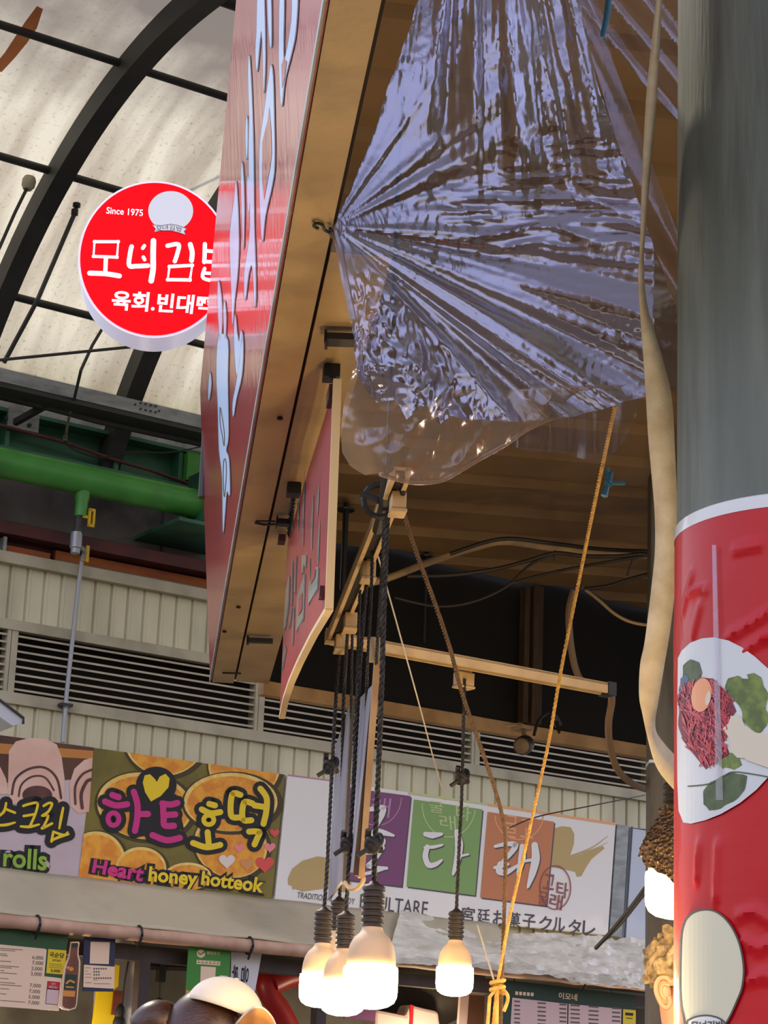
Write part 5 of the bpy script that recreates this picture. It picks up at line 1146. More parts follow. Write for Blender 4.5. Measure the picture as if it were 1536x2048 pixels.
lamp('right bulb lamp hanging on its own below the green square', [(929, 1358, d_(929, 1345)), (927, 1450, 5.38), (923, 1600, 5.36), (917, 1720, 5.35)], 5.35, 913, 1824, 0.955, (928, 1349), (925, 1556, 5.37))
lamp('leftmost bulb lamp of the cluster, on the outer cord', [(680, 1292, d_(680, 1286)), (673, 1380, 5.0), (666, 1500, 4.9), (660, 1620, 4.8), (654, 1740, 4.75)], 4.7, 648, 1822, 0.96, (682, 1275), (662, 1534, 4.88))
lamp('bulb lamp at the back of the cluster, half hidden by its neighbours', [(696, 1248, d_(696, 1240)), (690, 1350, 5.1), (686, 1440, 5.1), (684, 1600, 5.15), (682, 1720, 5.2)], 5.25, 679, 1802, 1.0, (701, 1232))
lamp('lowest bulb lamp of the cluster, in front of the other small ones', [(735, 1145, d_(735, 1140)), (722, 1300, 4.5), (714, 1440, 4.5), (706, 1590, 4.5), (699, 1700, 4.5)], 4.5, 692, 1830, 0.96, (737, 1130), (698, 1690, 4.5))
# loose cords bundled with the lamp cords
for P, lab in (([(705, 1190, 5.0), (704, 1300, 5.0), (702, 1420, 5.0), (698, 1500, 5.02)], 'thin black cord in the middle of the lamp cords'), ([(720, 1180, 4.6), (716, 1300, 4.6), (712, 1420, 4.6), (700, 1700, 4.7)], 'black cord just left of the lowest lamp cord'),
               ([(745, 1090, 4.4), (742, 1200, 4.4), (735, 1330, 4.4), (732, 1420, 4.5)], 'black cord running down to the second plastic-covered board'), ([(770, 1000, 4.1), (764, 1140, 4.2), (757, 1250, 4.2), (752, 1330, 4.25)], 'black cord twisted beside the largest lamp cord')):
    m = MB(); m.twist(spline([at(*p) for p in P], 6), 0.0034, 0.026); tag(obj('spare_wire', m, MATS['cord_black'], smooth=True), lab, 'wire', 'spare cords among the lamp cords')
m = MB(); m.tube(spline([TRK.hit(780, 960) + UP * .02, TRK.hit(776, 985) + UP * .03, TRK.hit(790, 1000), TRK.hit(806, 985), TRK.hit(805, 960) + UP * .05]), 0.006, 6); m.tube([TRK.hit(775, 950) + UP * .05, TRK.hit(768, 1010) + UP * .0, TRK.hit(755, 1060)], 0.010, 7)
tag(obj('rope_lashing', m, MATS['cord_black'], smooth=True), 'black lashing around the near end of the lamp track', 'lashing')
# plastic-covered boards seen edge-on
def edge_board(label, TR, TL, BL, BR, d0, d1, frame_w, frame_m):
    P = [at(*TR, d0), at(*TL, d1), at(*BL, d1), at(*BR, d0)]; r = thing('covered_board', label, 'board', base(P), 'plastic-covered boards hung among the lamp cords')
    m = MB(); nn = (P[0] - P[1]).cross(UP).normalized(); m.prism(P, nn * .006); obj('panel', m, MATS['grey_board'], r)
    m = MB(); a, b = P[0], P[3]; m.box((a + b) / 2 + nn * .0, (b - a) / 2 * 1.03, nn * frame_w, (P[0] - P[1]).normalized() * .006); obj('frame_edge', m, frame_m, r)
    return r
edge_board('grey plastic-covered board, the left one of two hung edge-on', (706, 1405), (677, 1490), (661, 1800), (688, 1762), 5.0, 5.3, 0.003, MATS['black_steel'])
r = edge_board('grey plastic-covered board with a brown wooden edge, the right one of two', (751, 1370), (727, 1395), (699, 1745), (713, 1745), 4.3, 4.7, 0.006, MATS['old_timber'])
m = MB(); a, b = at(757, 1288, 4.28), at(722, 1755, 4.3); m.box((a + b) / 2, (b - a) / 2, EO * .0055, EB * .012); obj('wooden_edge', m, MATS['pale_timber'], r)
m = MB(); m.tube(spline([at(690, 1765, 4.5), at(700, 1778, 4.45), at(715, 1775, 4.35), at(726, 1762, 4.3), at(724, 1750, 4.3), at(712, 1748, 4.35)]), 0.0045, 6); obj('plastic_loop', m, MATS['pale_timber'], r)
m = MB(); m.box(at(751, 1300, 4.27), EO * .010, EB * .012, UP * .022); obj('hanger_block', m, MATS['tube_beige'], r)

# ================================================================== ROPES
def rope(P, r, pitch, m_, lab, name='rope', cat='rope'):
    m = MB(); m.twist(spline([at(*p) for p in P], 8), r, pitch, 2 if r < .0052 else 3); return tag(obj(name, m, MATS[m_], smooth=True), lab, cat)
rope([(799, 1000, 4.05), (830, 1098, 4.15), (870, 1208, 4.3), (900, 1298, 4.4), (925, 1390, 4.5), (960, 1490, 4.6), (990, 1580, 4.7), (1006, 1640, 4.75), (1011, 1690, 4.8), (1009, 1800, 4.85), (1004, 1950, 4.9), (1001, 2060, 4.95)], 0.0044, 0.03, 'rope_brown', 'brown rope running diagonally down from the lamp track end')
y_ = rope([(1230, 812, 3.74), (1205, 930, 3.95), (1180, 1050, 4.15), (1158, 1160, 4.4), (1140, 1250, 4.45), (1122, 1340, 4.5), (1098, 1480, 4.6), (1072, 1600, 4.7), (1045, 1720, 4.8), (1016, 1850, 4.85), (1000, 1940, 4.88), (994, 1975, 4.88), (985, 2060, 4.9)], 0.0036, 0.035, 'rope_yellow', 'yellow nylon rope slanting down from the plastic sheet')
m = MB(); c_ = at(995, 1975, 4.87)
m.tube(spline([c_ + Vector((0.014 * cos(t), 0.010 * sin(t), -.012 + 0.0022 * t)) for t in [k * .7 for k in range(20)]]), 0.0042, 7); m.tube(spline([c_ + Vector((0.008, 0, .0)), c_ + Vector((.022, -.01, -.02)), c_ + Vector((.014, -.01, -.05))]), 0.004, 7); m.tube([c_, c_ + Vector((0.0, 0, -.09))], 0.004, 7); m.tube([c_, c_ + Vector((-.016, 0, -.02)), c_ + Vector((-.02, 0, -.1))], 0.004, 7)
obj('knot', m, MATS['rope_yellow'], y_, smooth=True)
m = MB(); m.tube([at(955, 1850, 5.2), at(970, 1900, 5.1), at(988, 1962, 4.9)], 0.0022, 6); tag(obj('string', m, MATS['string_white']), 'short white string tied into the rope knot', 'string')
m = MB(); m.tube(spline([at(756, 1112, 4.3), at(800, 1270, 4.6), at(836, 1400, 5.0), at(865, 1510, 5.4), at(890, 1600, 5.8)]), 0.0016, 5); tag(obj('string', m, MATS['string_white']), 'fine pale thread running down across the louvres', 'string')
m = MB(); m.tube(spline([at(1020, 1655, 5), at(1080, 1632, 6), at(1180, 1612, 7), at(1290, 1590, 8)]), 0.002, 5); tag(obj('string', m, MATS['cable_dark']), 'thin dark wire above the orange square', 'wire')
m = MB(); c_ = at(1217, 966, 3.98)
m.tube(spline([at(1213, 935, 3.98), at(1216, 955, 3.98), c_]), 0.004, 7); m.tube([c_, at(1250, 966, 3.98)], 0.0035, 6); m.tube([c_, at(1208, 992, 3.97)], [0.003, 0.0065], 6); m.tube([c_, at(1222, 945, 3.98)], 0.0045, 6); m.ball(c_, 0.008, 8)
tag(obj('ribbon_bow', m, MATS['teal_ribbon'], smooth=True), 'small teal ribbon tied on the yellow rope', 'ribbon')
m = MB(); a, b, c_ = at(1221, -30, 2.9), at(1214, 30, 2.9), at(1205, 74, 2.9); m.tube([a, b, c_], [0.0035, 0.004, 0.003], 8); tag(obj('ribbon_end', m, MATS['teal_ribbon'], smooth=True), 'teal ribbon end hanging at the top in front of the plastic', 'ribbon')

# right-hand post of the stall
PD = 6.0
pc = at(1330, 1700, PD); m = MB(); m.box(Vector((pc.x, pc.y, 1.52)), Vector((0.046, 0, 0)), Vector((0, .04, 0)), UP * 1.56)
tag(obj('stall_post', m, MATS['post_grey'], bevel=.004), 'grey-brown stall post beside the big pillar, taped in blue', 'post')
m = MB(); t_ = at(1301, 1513, PD - .04); m.box(Vector((pc.x, pc.y, t_.z)), Vector((0.047, 0, 0)), Vector((0, .041, 0)), UP * .004); obj('tape_band', m, MATS['pale_blue'], bpy.data.objects['stall_post'])
# wrapped lamp at the right
lp = lamp('bulb lamp wrapped in crinkled dark foil, beside the big red pillar', [(1396, 296, 4.9), (1380, 900, 4.9), (1372, 1250, 4.9), (1366, 1400, 4.9), (1356, 1520, 4.9)], 4.9, 1352, 1567, 1.42, group='bulb lamp by the pillar')
foil = bpy.data.materials.new('crinkled_foil'); foil.use_nodes = True; fb = foil.node_tree.nodes['Principled BSDF']
fb.inputs['Base Color'].default_value = lin((120, 92, 62)); fb.inputs['Roughness'].default_value = 0.32; fb.inputs['Metallic'].default_value = 0.55
nz = foil.node_tree.nodes.new('ShaderNodeTexVoronoi'); nz.inputs['Scale'].default_value = 110; bp_ = foil.node_tree.nodes.new('ShaderNodeBump'); bp_.inputs['Strength'].default_value = 1.0; bp_.inputs['Distance'].default_value = .01
tcf = foil.node_tree.nodes.new('ShaderNodeTexCoord'); foil.node_tree.links.new(tcf.outputs['Object'], nz.inputs['Vector']); foil.node_tree.links.new(nz.outputs['Distance'], bp_.inputs['Height']); foil.node_tree.links.new(bp_.outputs[0], fb.inputs['Normal'])
def ss_(a, b, x):
    t = max(0, min(1, (x - a) / (b - a))); return t * t * (3 - 2 * t)
m = MB(); t0 = at(1352, 1567, 4.9); n1_, n2_ = 44, 60
for i in range(n1_ + 1):
    h = i / n1_
    for j in range(n2_ + 1):
        a = 2 * pi * j / n2_
        low = -0.20 - 0.05 * cos(a + 0.6) + 0.012 * noise.noise(Vector((cos(a) * 4, sin(a) * 4, 1))); zz = -0.050 + (low + 0.05) * h
        r_ = 0.030 + 0.043 * ss_(-0.05, -0.15, zz); r_ += 0.006 * noise.noise(Vector((cos(a) * 3, sin(a) * 3, h * 9))) + 0.003 * noise.noise(Vector((cos(a) * 9, sin(a) * 9, h * 22)))
        m.v.append(t0 + Vector((cos(a) * r_ * 1.05, sin(a) * r_ * 1.05, zz)))
m.f = [(i * (n2_ + 1) + j, i * (n2_ + 1) + j + 1, (i + 1) * (n2_ + 1) + j + 1, (i + 1) * (n2_ + 1) + j) for i in range(n1_) for j in range(n2_)]
obj('foil_wrap', m, foil, lp, smooth=True)

# ================================================================== CLEAR PLASTIC SHEET
def film(name, fac=0.42, rough=0.13, bump=0.35, tint=(0.90, 0.88, 0.86), dif=0.10, difc=(150, 150, 165), scale=55):
    mt = bpy.data.materials.new(name); mt.use_nodes = True; t = mt.node_tree; N = t.nodes; L = t.links; N.clear()
    o = N.new('ShaderNodeOutputMaterial'); tp = N.new('ShaderNodeBsdfTransparent'); tp.inputs[0].default_value = (*tint, 1); gl = N.new('ShaderNodeBsdfGlossy'); gl.inputs['Roughness'].default_value = rough; gl.inputs[0].default_value = (0.44, 0.47, 0.60, 1)
    d = N.new('ShaderNodeBsdfDiffuse'); d.inputs[0].default_value = lin(difc); trl = N.new('ShaderNodeBsdfTranslucent'); trl.inputs[0].default_value = lin(difc)
    ad = N.new('ShaderNodeMixShader'); ad.inputs[0].default_value = 0.5; L.new(d.outputs[0], ad.inputs[1]); L.new(trl.outputs[0], ad.inputs[2])
    lw = N.new('ShaderNodeLayerWeight'); lw.inputs[0].default_value = 0.35
    mr_ = N.new('ShaderNodeMapRange'); mr_.inputs[3].default_value = fac; mr_.inputs[4].default_value = min(0.95, fac + 0.4); L.new(lw.outputs['Facing'], mr_.inputs[0])
    m1 = N.new('ShaderNodeMixShader'); L.new(mr_.outputs[0], m1.inputs[0]); L.new(tp.outputs[0], m1.inputs[1]); L.new(gl.outputs[0], m1.inputs[2])
    m2 = N.new('ShaderNodeMixShader'); m2.inputs[0].default_value = dif; L.new(m1.outputs[0], m2.inputs[1]); L.new(ad.outputs[0], m2.inputs[2]); L.new(m2.outputs[0], o.inputs[0])
    tc = N.new('ShaderNodeTexCoord'); nz = N.new('ShaderNodeTexNoise'); nz.inputs['Scale'].default_value = scale; nz.inputs['Detail'].default_value = 3; nz.inputs['Distortion'].default_value = 1.2
    mp = N.new('ShaderNodeMapping'); mp.inputs['Scale'].default_value = (1, 1, 0.45); L.new(tc.outputs['Object'], mp.inputs[0]); L.new(mp.outputs[0], nz.inputs['Vector'])
    b = N.new('ShaderNodeBump'); b.inputs['Strength'].default_value = bump; b.inputs['Distance'].default_value = 0.004; L.new(nz.outputs[0], b.inputs['Height']); L.new(b.outputs[0], gl.inputs['Normal'])
    return mt
FILM = film('clear_film', 0.38, 0.17, 0.14, dif=0.10, difc=(140, 130, 130), tint=(0.80, 0.77, 0.76)); FILM_THIN = film('clear_film_thin', 0.10, 0.2, 0.25, (0.93, 0.91, 0.9), 0.05); FILM_LOW = film('clear_film_low', 0.20, 0.2, 0.15, (0.86, 0.8, 0.72), 0.26, (200, 168, 122), 40)

def inpoly(x, y, P):
    c = False; j = len(P) - 1
    for i in range(len(P)):
        if (P[i][1] > y) != (P[j][1] > y) and x < (P[j][0] - P[i][0]) * (y - P[i][1]) / (P[j][1] - P[i][1]) + P[i][0]: c = not c
        j = i
    return c
def ss(a, b, x):
    t = max(0, min(1, (x - a) / (b - a))); return t * t * (3 - 2 * t)
HX, HY = 668, 453
def ridge(v): return 1 - abs(noise.noise(v)) * 2
def N2(x, y, z): return noise.noise(Vector((x, y, z)))
def rg(x, y, z): return 0.5 - abs(noise.noise(Vector((x, y, z))))          # sharp creases
def main_depth(x, y):
    d = 3.50 + 0.36 * (800.0 - y) / 860 + 0.10 * (x - 667) / 650.0
    r = sqrt((x - HX) ** 2 + (y - HY) ** 2); a = math.degrees(math.atan2(y - HY, x - HX))
    wx, wy = x + 14 * N2(x * .01, y * .01, 90), y + 14 * N2(x * .01, y * .01, 95)
    h = 0.0; amp = min(r, 520) / 520.0
    # taut folds fanning out from the hook
    wfan = ss(-14, 6, a) * (1 - ss(44, 60, a))
    h += wfan * amp * (N2(a * 0.115, r * 0.0010, 3.1) * 0.034 + N2(a * 0.27, r * 0.0016, 9.7) * 0.012 + rg(a * 0.15, r * .001, 20) * 0.022 + rg(a * 0.42, r * .003, 23) * 0.004)
    # curtain above: long creases falling from the top, drawn to the hook on the left
    wup = 1 - ss(-26, 2, a)
    xs = (x - 960) / (0.42 + 0.58 * max(0, (y + 320)) / 800.0)
    g = N2(xs * 0.012, y * 0.0012, 1.3) * 0.036 + rg(xs * 0.018, y * 0.0022, 5.3) * 0.018 + rg(xs * 0.05, y * 0.006, 7.7) * 0.005 + rg(xs * .12, y * .012, 8.8) * .0016
    g2 = N2(a * 0.13, r * .0015, 40) * 0.028 * amp + rg(a * .2, r * .002, 43) * .012 * amp
    wl = 1 - ss(140, 430, r)
    h += wup * (g * (1 - wl) * min(1, r / 300) + g2 * (0.3 + 0.7 * wl))
    # rucks where the curtain meets the fan
    wr = math.exp(-((a + 6) / 15.0) ** 2) * ss(110, 330, r)
    h += wr * (rg(wx * 0.006, wy * 0.030, 2) * 0.020 + rg(wx * 0.015, wy * 0.07, 4) * 0.006)
    # crumpled lower left
    wc = ss(40, 60, a) * ss(30, 170, r)
    h += wc * (N2(wx * 0.010, wy * 0.005, 11) * 0.05 + rg(wx * 0.020 + wy * .005, wy * 0.008, 13) * 0.030 + rg(wx * 0.05, wy * 0.022, 15) * 0.010 + rg(wx * .03 - wy * .03, wy * .03 + wx * .02, 17) * .007)
    # small scattered crackle over everything
    cr = ss(20, 160, r) * (0.45 + 0.55 * ss(.0, .3, N2(x * .006, y * .006, 33)))
    h += cr * (rg(wx * 0.045 + wy * .02, wy * 0.03 - wx * .012, 31) * 0.0030 + rg(wx * 0.09 - wy * .04, wy * 0.07 + wx * .03, 35) * 0.0013)
    h -= 0.07 * sin(pi * max(0, min(1, (x - 667) / 640.0))) * ss(100, 500, y)
    return d - h
def sheet(name, P, fn, m_, parent, step=5, label=None):
    x0, x1 = min(p[0] for p in P), max(p[0] for p in P); y0, y1 = min(p[1] for p in P), max(p[1] for p in P)
    bm = bmesh.new(); f = bm.faces.new([bm.verts.new((p[0], p[1], 0)) for p in P])
    bmesh.ops.triangulate(bm, faces=bm.faces[:])
    for ax, lo, hi in ((0, x0, x1), (1, y0, y1)):
        v = lo + step
        while v < hi:
            bmesh.ops.bisect_plane(bm, geom=bm.verts[:] + bm.edges[:] + bm.faces[:], plane_co=((v, 0, 0) if ax == 0 else (0, v, 0)), plane_no=((1, 0, 0) if ax == 0 else (0, 1, 0)), dist=1e-4); v += step
    bmesh.ops.remove_doubles(bm, verts=bm.verts[:], dist=0.05)
    bm.verts.index_update(); m = MB(); m.v = [at(v.co.x, v.co.y, fn(v.co.x, v.co.y)) for v in bm.verts]; m.f = [tuple(v.index for v in f.verts) for f in bm.faces]; bm.free()
    o = obj(name, m, m_, parent, smooth=True, label=label)
    return o
def wob(P, amp, seed, closed=True, step=14):
    out = []
    n = len(P)
    for i in range(n):
        a, b = Vector(P[i]), Vector(P[(i + 1) % n]); L = (b - a).length; k = max(1, int(L / step)); d = (b - a).normalized(); q = Vector((-d.y, d.x))
        for j in range(k):
            p = a + (b - a) * j / k; out.append((p + q * amp * noise.noise(Vector((p.x * .03, p.y * .03, seed))))[:])
    return out
ps = thing('plastic_sheet', 'crumpled clear plastic sheet hooked to the soffit and hung across the stall front', 'plastic sheet', at(900, 960, 3.8))
PM = [(852, -60), (838, 0), (800, 110), (752, 250), (705, 372), (664, 450), (672, 470), (684, 540), (694, 600), (704, 640), (708, 700), (716, 745), (738, 790), (752, 806), (790, 800), (812, 838), (850, 812), (880, 850), (905, 830), (935, 842), (1000, 838), (1040, 845), (1120, 838), (1200, 818), (1304, 789),
      (1400, 760), (1400, 660), (1358, 628), (1330, 560), (1300, 470), (1270, 380), (1230, 270), (1190, 150), (1170, 70), (1150, -60)]
sheet('main_sheet', wob(PM, 5, 1), main_depth, FILM, ps, 4)
PLW = [(706, 735), (690, 800), (680, 870), (684, 905), (700, 932), (730, 950), (760, 948), (790, 958), (830, 966), (880, 962), (920, 942), (960, 918), (1010, 890), (1050, 862), (1100, 838), (1180, 812), (1304, 788), (1304, 770), (1200, 770), (1000, 780), (880, 780), (780, 760)]
def low_depth(x, y):
    h = N2(x * 0.008, y * 0.007, 50) * 0.04 + rg(x * 0.012 + y * .004, y * 0.008, 52) * 0.022 + rg(x * .03, y * .02, 54) * .006 + rg(x * .07, y * .05, 56) * .0015
    return 3.60 + 0.00005 * (x - 667) + 0.0002 * (y - 780) - h * ss(1300, 1100, x)
def _sw(a, b, x): return ss(b, a, x) if a > b else ss(a, b, x)
sheet('lower_fold', wob(PLW, 3, 2), low_depth, FILM_LOW, ps, 4)
PB = [(1150, -60), (1170, 70), (1230, 270), (1300, 470), (1358, 628), (1400, 660), (1400, 520), (1368, 500), (1330, 400), (1290, 290), (1225, 120), (1180, -60)]
PB2 = [(1120, -60), (1190, 60), (1290, 170), (1365, 250), (1400, 280), (1400, -60)]
def back_depth(x, y): return 3.70 + 0.36 * (800 - y) / 860 - 0.03 * noise.noise(Vector((x * .02 - y * .01, y * .003, 70)))
sheet('back_fold', PB, back_depth, FILM_THIN, ps, 6)
sheet('back_fold', PB2, lambda x, y: 4.05 - 0.03 * noise.noise(Vector(((x - y * .8) * .03, (x + y) * .002, 75))), FILM_THIN, ps, 6)
PC = [(1000, 880), (1060, 850), (1180, 815), (1285, 790), (1272, 830), (1250, 880), (1205, 935), (1190, 925), (1120, 905), (1050, 902)]
sheet('hanging_corner', PC, lambda x, y: 3.76 - 0.02 * noise.noise(Vector((x * .03, y * .008, 80))), FILM_THIN, ps, 5)
# folded hem cords
m = MB(); m.tube(spline([*[at(x_, y_, main_depth(x_, y_) - .004) for x_, y_ in ((667, 455), (680, 505), (690, 560), (700, 610), (706, 640))]]), [0.006 + .002 * noise.noise(Vector((k, 0, 0))) for k in range(25)], 7); obj('hem', m, FILM_LOW, ps, smooth=True)
m = MB(); P = [(x, y) for x, y in PLW if 684 <= x <= 1310 and y > 787 and x > 728]
m.tube(spline([at(x, y, low_depth(x, y)) for x, y in PLW[6:17]]), 0.0035, 6); obj('hem', m, FILM_LOW, ps, smooth=True)
m = MB(); m.ball(at(670, 456, main_depth(670, 456)), 0.012, 8, (1, 1, 1.6)); obj('gathered_corner', m, FILM_LOW, ps, smooth=True)

# ================================================================== WHITE TAPE
LE = [(1314, -40), (1312, 0), (1303, 90), (1292, 200), (1284, 350), (1280, 480), (1276, 560), (1281, 640), (1290, 760), (1297, 880), (1303, 940), (1310, 1020), (1311, 1100), (1303, 1180), (1290, 1280), (1280, 1330), (1278, 1390), (1285, 1430), (1298, 1488), (1312, 1532), (1332, 1562), (1364, 1596)]
RE = [(1323, -40), (1322, 0), (1318, 100), (1310, 225), (1300, 330), (1290, 450), (1286, 520), (1293, 610), (1328, 728), (1344, 800), (1350, 900), (1354, 1000), (1353, 1100), (1350, 1180), (1340, 1260), (1328, 1330), (1316, 1400), (1309, 1440), (1311, 1464), (1326, 1486), (1342, 1504), (1364, 1528)]
m = MB(); L_ = crv([Vector(p) for p in LE], None, False, 6)[0]; R_ = crv([Vector(p) for p in RE], None, False, 6)[0]; k = len(L_)
for i in range(k):
    t = i / (k - 1); d = 3.45 + 0.25 * t; tw = 0.012 * sin(t * 9.0) * (1 if t > .3 else .4)
    a, b = at(L_[i].x, L_[i].y, d - tw), at(R_[i].x, R_[i].y, d + tw); c_ = a.lerp(b, .5) - _F * 0.003
    m.v += [a, c_, b]
m.f = [(i * 3 + j, i * 3 + j + 1, i * 3 + 4 + j, i * 3 + 3 + j) for i in range(k - 1) for j in range(2)]
o = obj('cloth_tape', m, MATS['tape_cloth'], smooth=True); sd = o.modifiers.new('thickness', 'SOLIDIFY'); sd.thickness = 0.0018
tag(o, 'long cream cloth tape hanging in a twisted strip beside the pillar', 'tape')

# ================================================================== PILLAR
pa = at(1637, 1024, 3.3); PRAD = 0.2015
pil = thing('pillar', 'big round grey pillar wrapped in a red banner at the right edge', 'pillar', Vector((pa.x, pa.y, 0)))
m = MB(); m.lathe([(PRAD, 0), (PRAD, 1.0), (PRAD, 2.0), (PRAD, 3.0), (PRAD, 4.4)], Vector((pa.x, pa.y, 0)), UP, 96)
mat('pillar_paint', (96, 104, 94), 0.6, (120, 126, 114), 3, (6, 6, 0.6), bump=0.15, bscale=20, dirt=(74, 78, 68), dirt_amt=0.7, dscale=5)
obj('shaft', m, MATS['pillar_paint'], pil, smooth=True)
CS = CylSurf(pa, PRAD)
ztop_b = CS.map(1536, 1003, .003).z; 
mat('banner_red', (200, 6, 22), 0.4, (186, 4, 18), 3, spec=0.25, coat=0.2, bump=0.25, bscale=5, bstretch=(1, 1, 2.2))
mat('banner_white', (216, 220, 216), 0.35, coat=0.6); mat('banner_plate', (212, 216, 212), 0.35, (196, 202, 200), 4, coat=0.6)
CRE = []
for P in ([(1455, 1275), (1500, 1250), (1550, 1218)], [(1490, 1302), (1520, 1282), (1560, 1272)], [(1375, 1192), (1395, 1186), (1414, 1180)], [(1388, 1272), (1402, 1212)], [(1368, 1225), (1386, 1150)], [(1478, 1832), (1510, 1822), (1550, 1848)], [(1488, 1882), (1520, 1898), (1555, 1880)], [(1436, 1690), (1433, 1800)], [(1400, 1690), (1396, 1760)], [(1500, 1960), (1530, 1950), (1560, 1965)], [(1470, 1100), (1520, 1090)]):
    Q = [CS.map(x, y, .003) for x, y in P]; Q = [((math.atan2(q.y - pa.y, q.x - pa.x) % (2 * pi)) * PRAD, q.z) for q in Q]
    CRE.append([(Vector(a), Vector(b)) for a, b in zip(Q, Q[1:])])
def crease(a, z):
    p = Vector(((a % (2 * pi)) * PRAD, z)); h = 0
    for L in CRE:
        d = 9
        for s0, s1 in L:
            e = s1 - s0; t = max(0, min(1, (p - s0).dot(e) / e.dot(e))); d = min(d, (p - s0 - e * t).length)
        if d < .02: h = max(h, 0.0045 * math.exp(-(d / .0055) ** 2))
    return h
m = MB(); na, nz_ = 260, 170; z0b, z1b = 0.9, ztop_b
for i in range(na + 1):
    a = radians(150 + 300 * i / na)
    for j in range(nz_ + 1):
        z = z0b + (z1b - z0b) * j / nz_
        r_ = PRAD + 0.0035 + 0.0018 * max(0, noise.noise(Vector((a * 1.5 + z * 2, z * 5, 0)))) + 0.0022 * max(0, noise.noise(Vector((a * 4 - z * 3, z * 9, 4))) - 0.15) + crease(a, z)
        m.v.append(Vector((pa.x + cos(a) * r_, pa.y + sin(a) * r_, z)))
m.f = [(i * (nz_ + 1) + j, (i + 1) * (nz_ + 1) + j, (i + 1) * (nz_ + 1) + j + 1, i * (nz_ + 1) + j + 1) for i in range(na) for j in range(nz_)]
obj('banner', m, MATS['banner_red'], pil, smooth=True)
m = MB(); m.lathe([(PRAD + .0005, z1b + 0.012), (PRAD + .0035, z1b + 0.01), (PRAD + .0042, z1b - 0.002), (PRAD + .0042, z1b - 0.008)], Vector((pa.x, pa.y, 0)), UP, 96, caps=False); obj('banner_edge', m, MATS['banner_white'], pil, smooth=True)
CB = CylSurf(pa, PRAD + 0.0066)
def K1(x, y): return (1240 + x / 3.412, 900 + y / 3.412)
def K1L(*p): return [K1(*q) for q in p]
def K2(x, y): return (1240 + x / 3.162, 1400 + y / 3.162)
def K2L(*p): return [K2(*q) for q in p]
plate = K1L((395, 1420), (420, 1370), (480, 1315), (560, 1285), (640, 1278), (740, 1300), (830, 1345), (920, 1410), (1020, 1500), (1100, 1600), (1150, 1720)) + K2L((1080, 330), (1000, 420), (935, 490), (860, 570), (760, 650), (640, 720), (540, 760), (450, 782), (400, 775), (370, 700), (362, 500), (360, 200))
obj('plate_picture', MB().poly(CB, plate, 0), MATS['banner_plate'], pil)
mat('food_green', (84, 104, 44), 0.5, (120, 140, 60), 60, contrast=(.4, .6)); mat('food_dark_green', (64, 84, 48), 0.5, (90, 104, 62), 60); mat('food_blue', (84, 104, 130), 0.5); mat('food_red', (176, 34, 46), 0.4, (206, 70, 70), 60, contrast=(.4, .6)); mat('food_pink', (206, 92, 100), 0.4)
mat('food_maroon', (120, 22, 40), 0.45); mat('yolk', (222, 128, 40), 0.25, coat=1); mat('food_pale', (216, 206, 178), 0.4); mat('food_violet', (170, 130, 180), 0.4)
rnd = random.Random(3)
def blob(P, amp=5, seed=0, step=6): return wob(P, amp, seed, True, step)
def part_(name, P, off, m_): obj(name, MB().poly(CB, P, off), MATS[m_], pil)
part_('picture_leaf', blob(K1L((410, 1560), (430, 1470), (480, 1430), (540, 1450), (560, 1520), (520, 1570), (450, 1620), (415, 1650)), 8, 1), .0006, 'food_dark_green')
part_('picture_leaf', K1L((408, 1660), (412, 1560), (450, 1530), (470, 1560), (440, 1630)), .0009, 'food_blue')
part_('picture_leaf', blob(K1L((722, 1620), (740, 1560), (800, 1525), (830, 1530), (860, 1560), (865, 1520), (920, 1515), (960, 1550), (970, 1620), (1000, 1660), (1020, 1790), (1000, 1880), (950, 1930), (900, 1890), (850, 1850), (830, 1790), (790, 1730)), 9, 2), .0006, 'food_green')
part_('picture_leaf', blob(K2L((530, 580), (570, 520), (640, 480), (720, 455), (800, 480), (790, 570), (720, 640), (640, 690), (560, 700), (520, 660)), 8, 3), .0006, 'food_dark_green')
part_('picture_leaf', blob(K2L((600, 370), (660, 330), (720, 340), (760, 400), (720, 440), (640, 440)), 7, 4), .0006, 'food_green')
part_('picture_meat', blob(K1L((400, 1680), (440, 1620), (480, 1600), (560, 1560), (640, 1570), (720, 1640), (760, 1700), (790, 1780), (760, 1830), (740, 1900), (720, 1960), (700, 2000)) + K2L((690, 340), (640, 340), (600, 400), (540, 440), (500, 380), (440, 330), (390, 260), (375, 120)), 6, 5), .0008, 'food_maroon')
reds = {'food_red': MB(), 'food_pink': MB(), 'food_maroon': MB()}
MP = K1L((400, 1680), (440, 1620), (480, 1600), (560, 1560), (640, 1570), (720, 1640), (760, 1700), (790, 1780), (760, 1830), (740, 1900), (720, 1960), (700, 2000)) + K2L((690, 330), (640, 330), (600, 390), (540, 420), (500, 370), (440, 320), (400, 260), (375, 120))
n_ = 0
while n_ < 330:
    x, y = rnd.uniform(1358, 1475), rnd.uniform(1360, 1545)
    if not inpoly(x, y, MP): continue
    a = rnd.gauss(1.2, .55); l = rnd.uniform(6, 13); k_ = ('food_red', 'food_red', 'food_pink', 'food_maroon')[n_ % 4]
    reds[k_].stroke(CB, [(x - cos(a) * l, y - sin(a) * l), (x + rnd.uniform(-2, 2), y), (x + cos(a) * l, y + sin(a) * l)], 2.6, .0011 + .00001 * (n_ % 60), smooth=False); n_ += 1
for k_, b in reds.items(): tag(obj('picture_meat_strips', b, MATS[k_], pil), kind='stuff')
part_('picture_garnish', K1L((700, 1900), (740, 1960), (760, 2060), (800, 2100), (1100, 2120), (1100, 1960), (1010, 1935), (930, 1930), (850, 1880), (830, 1830), (790, 1800), (770, 1830), (745, 1860)), .0018, 'food_pale')
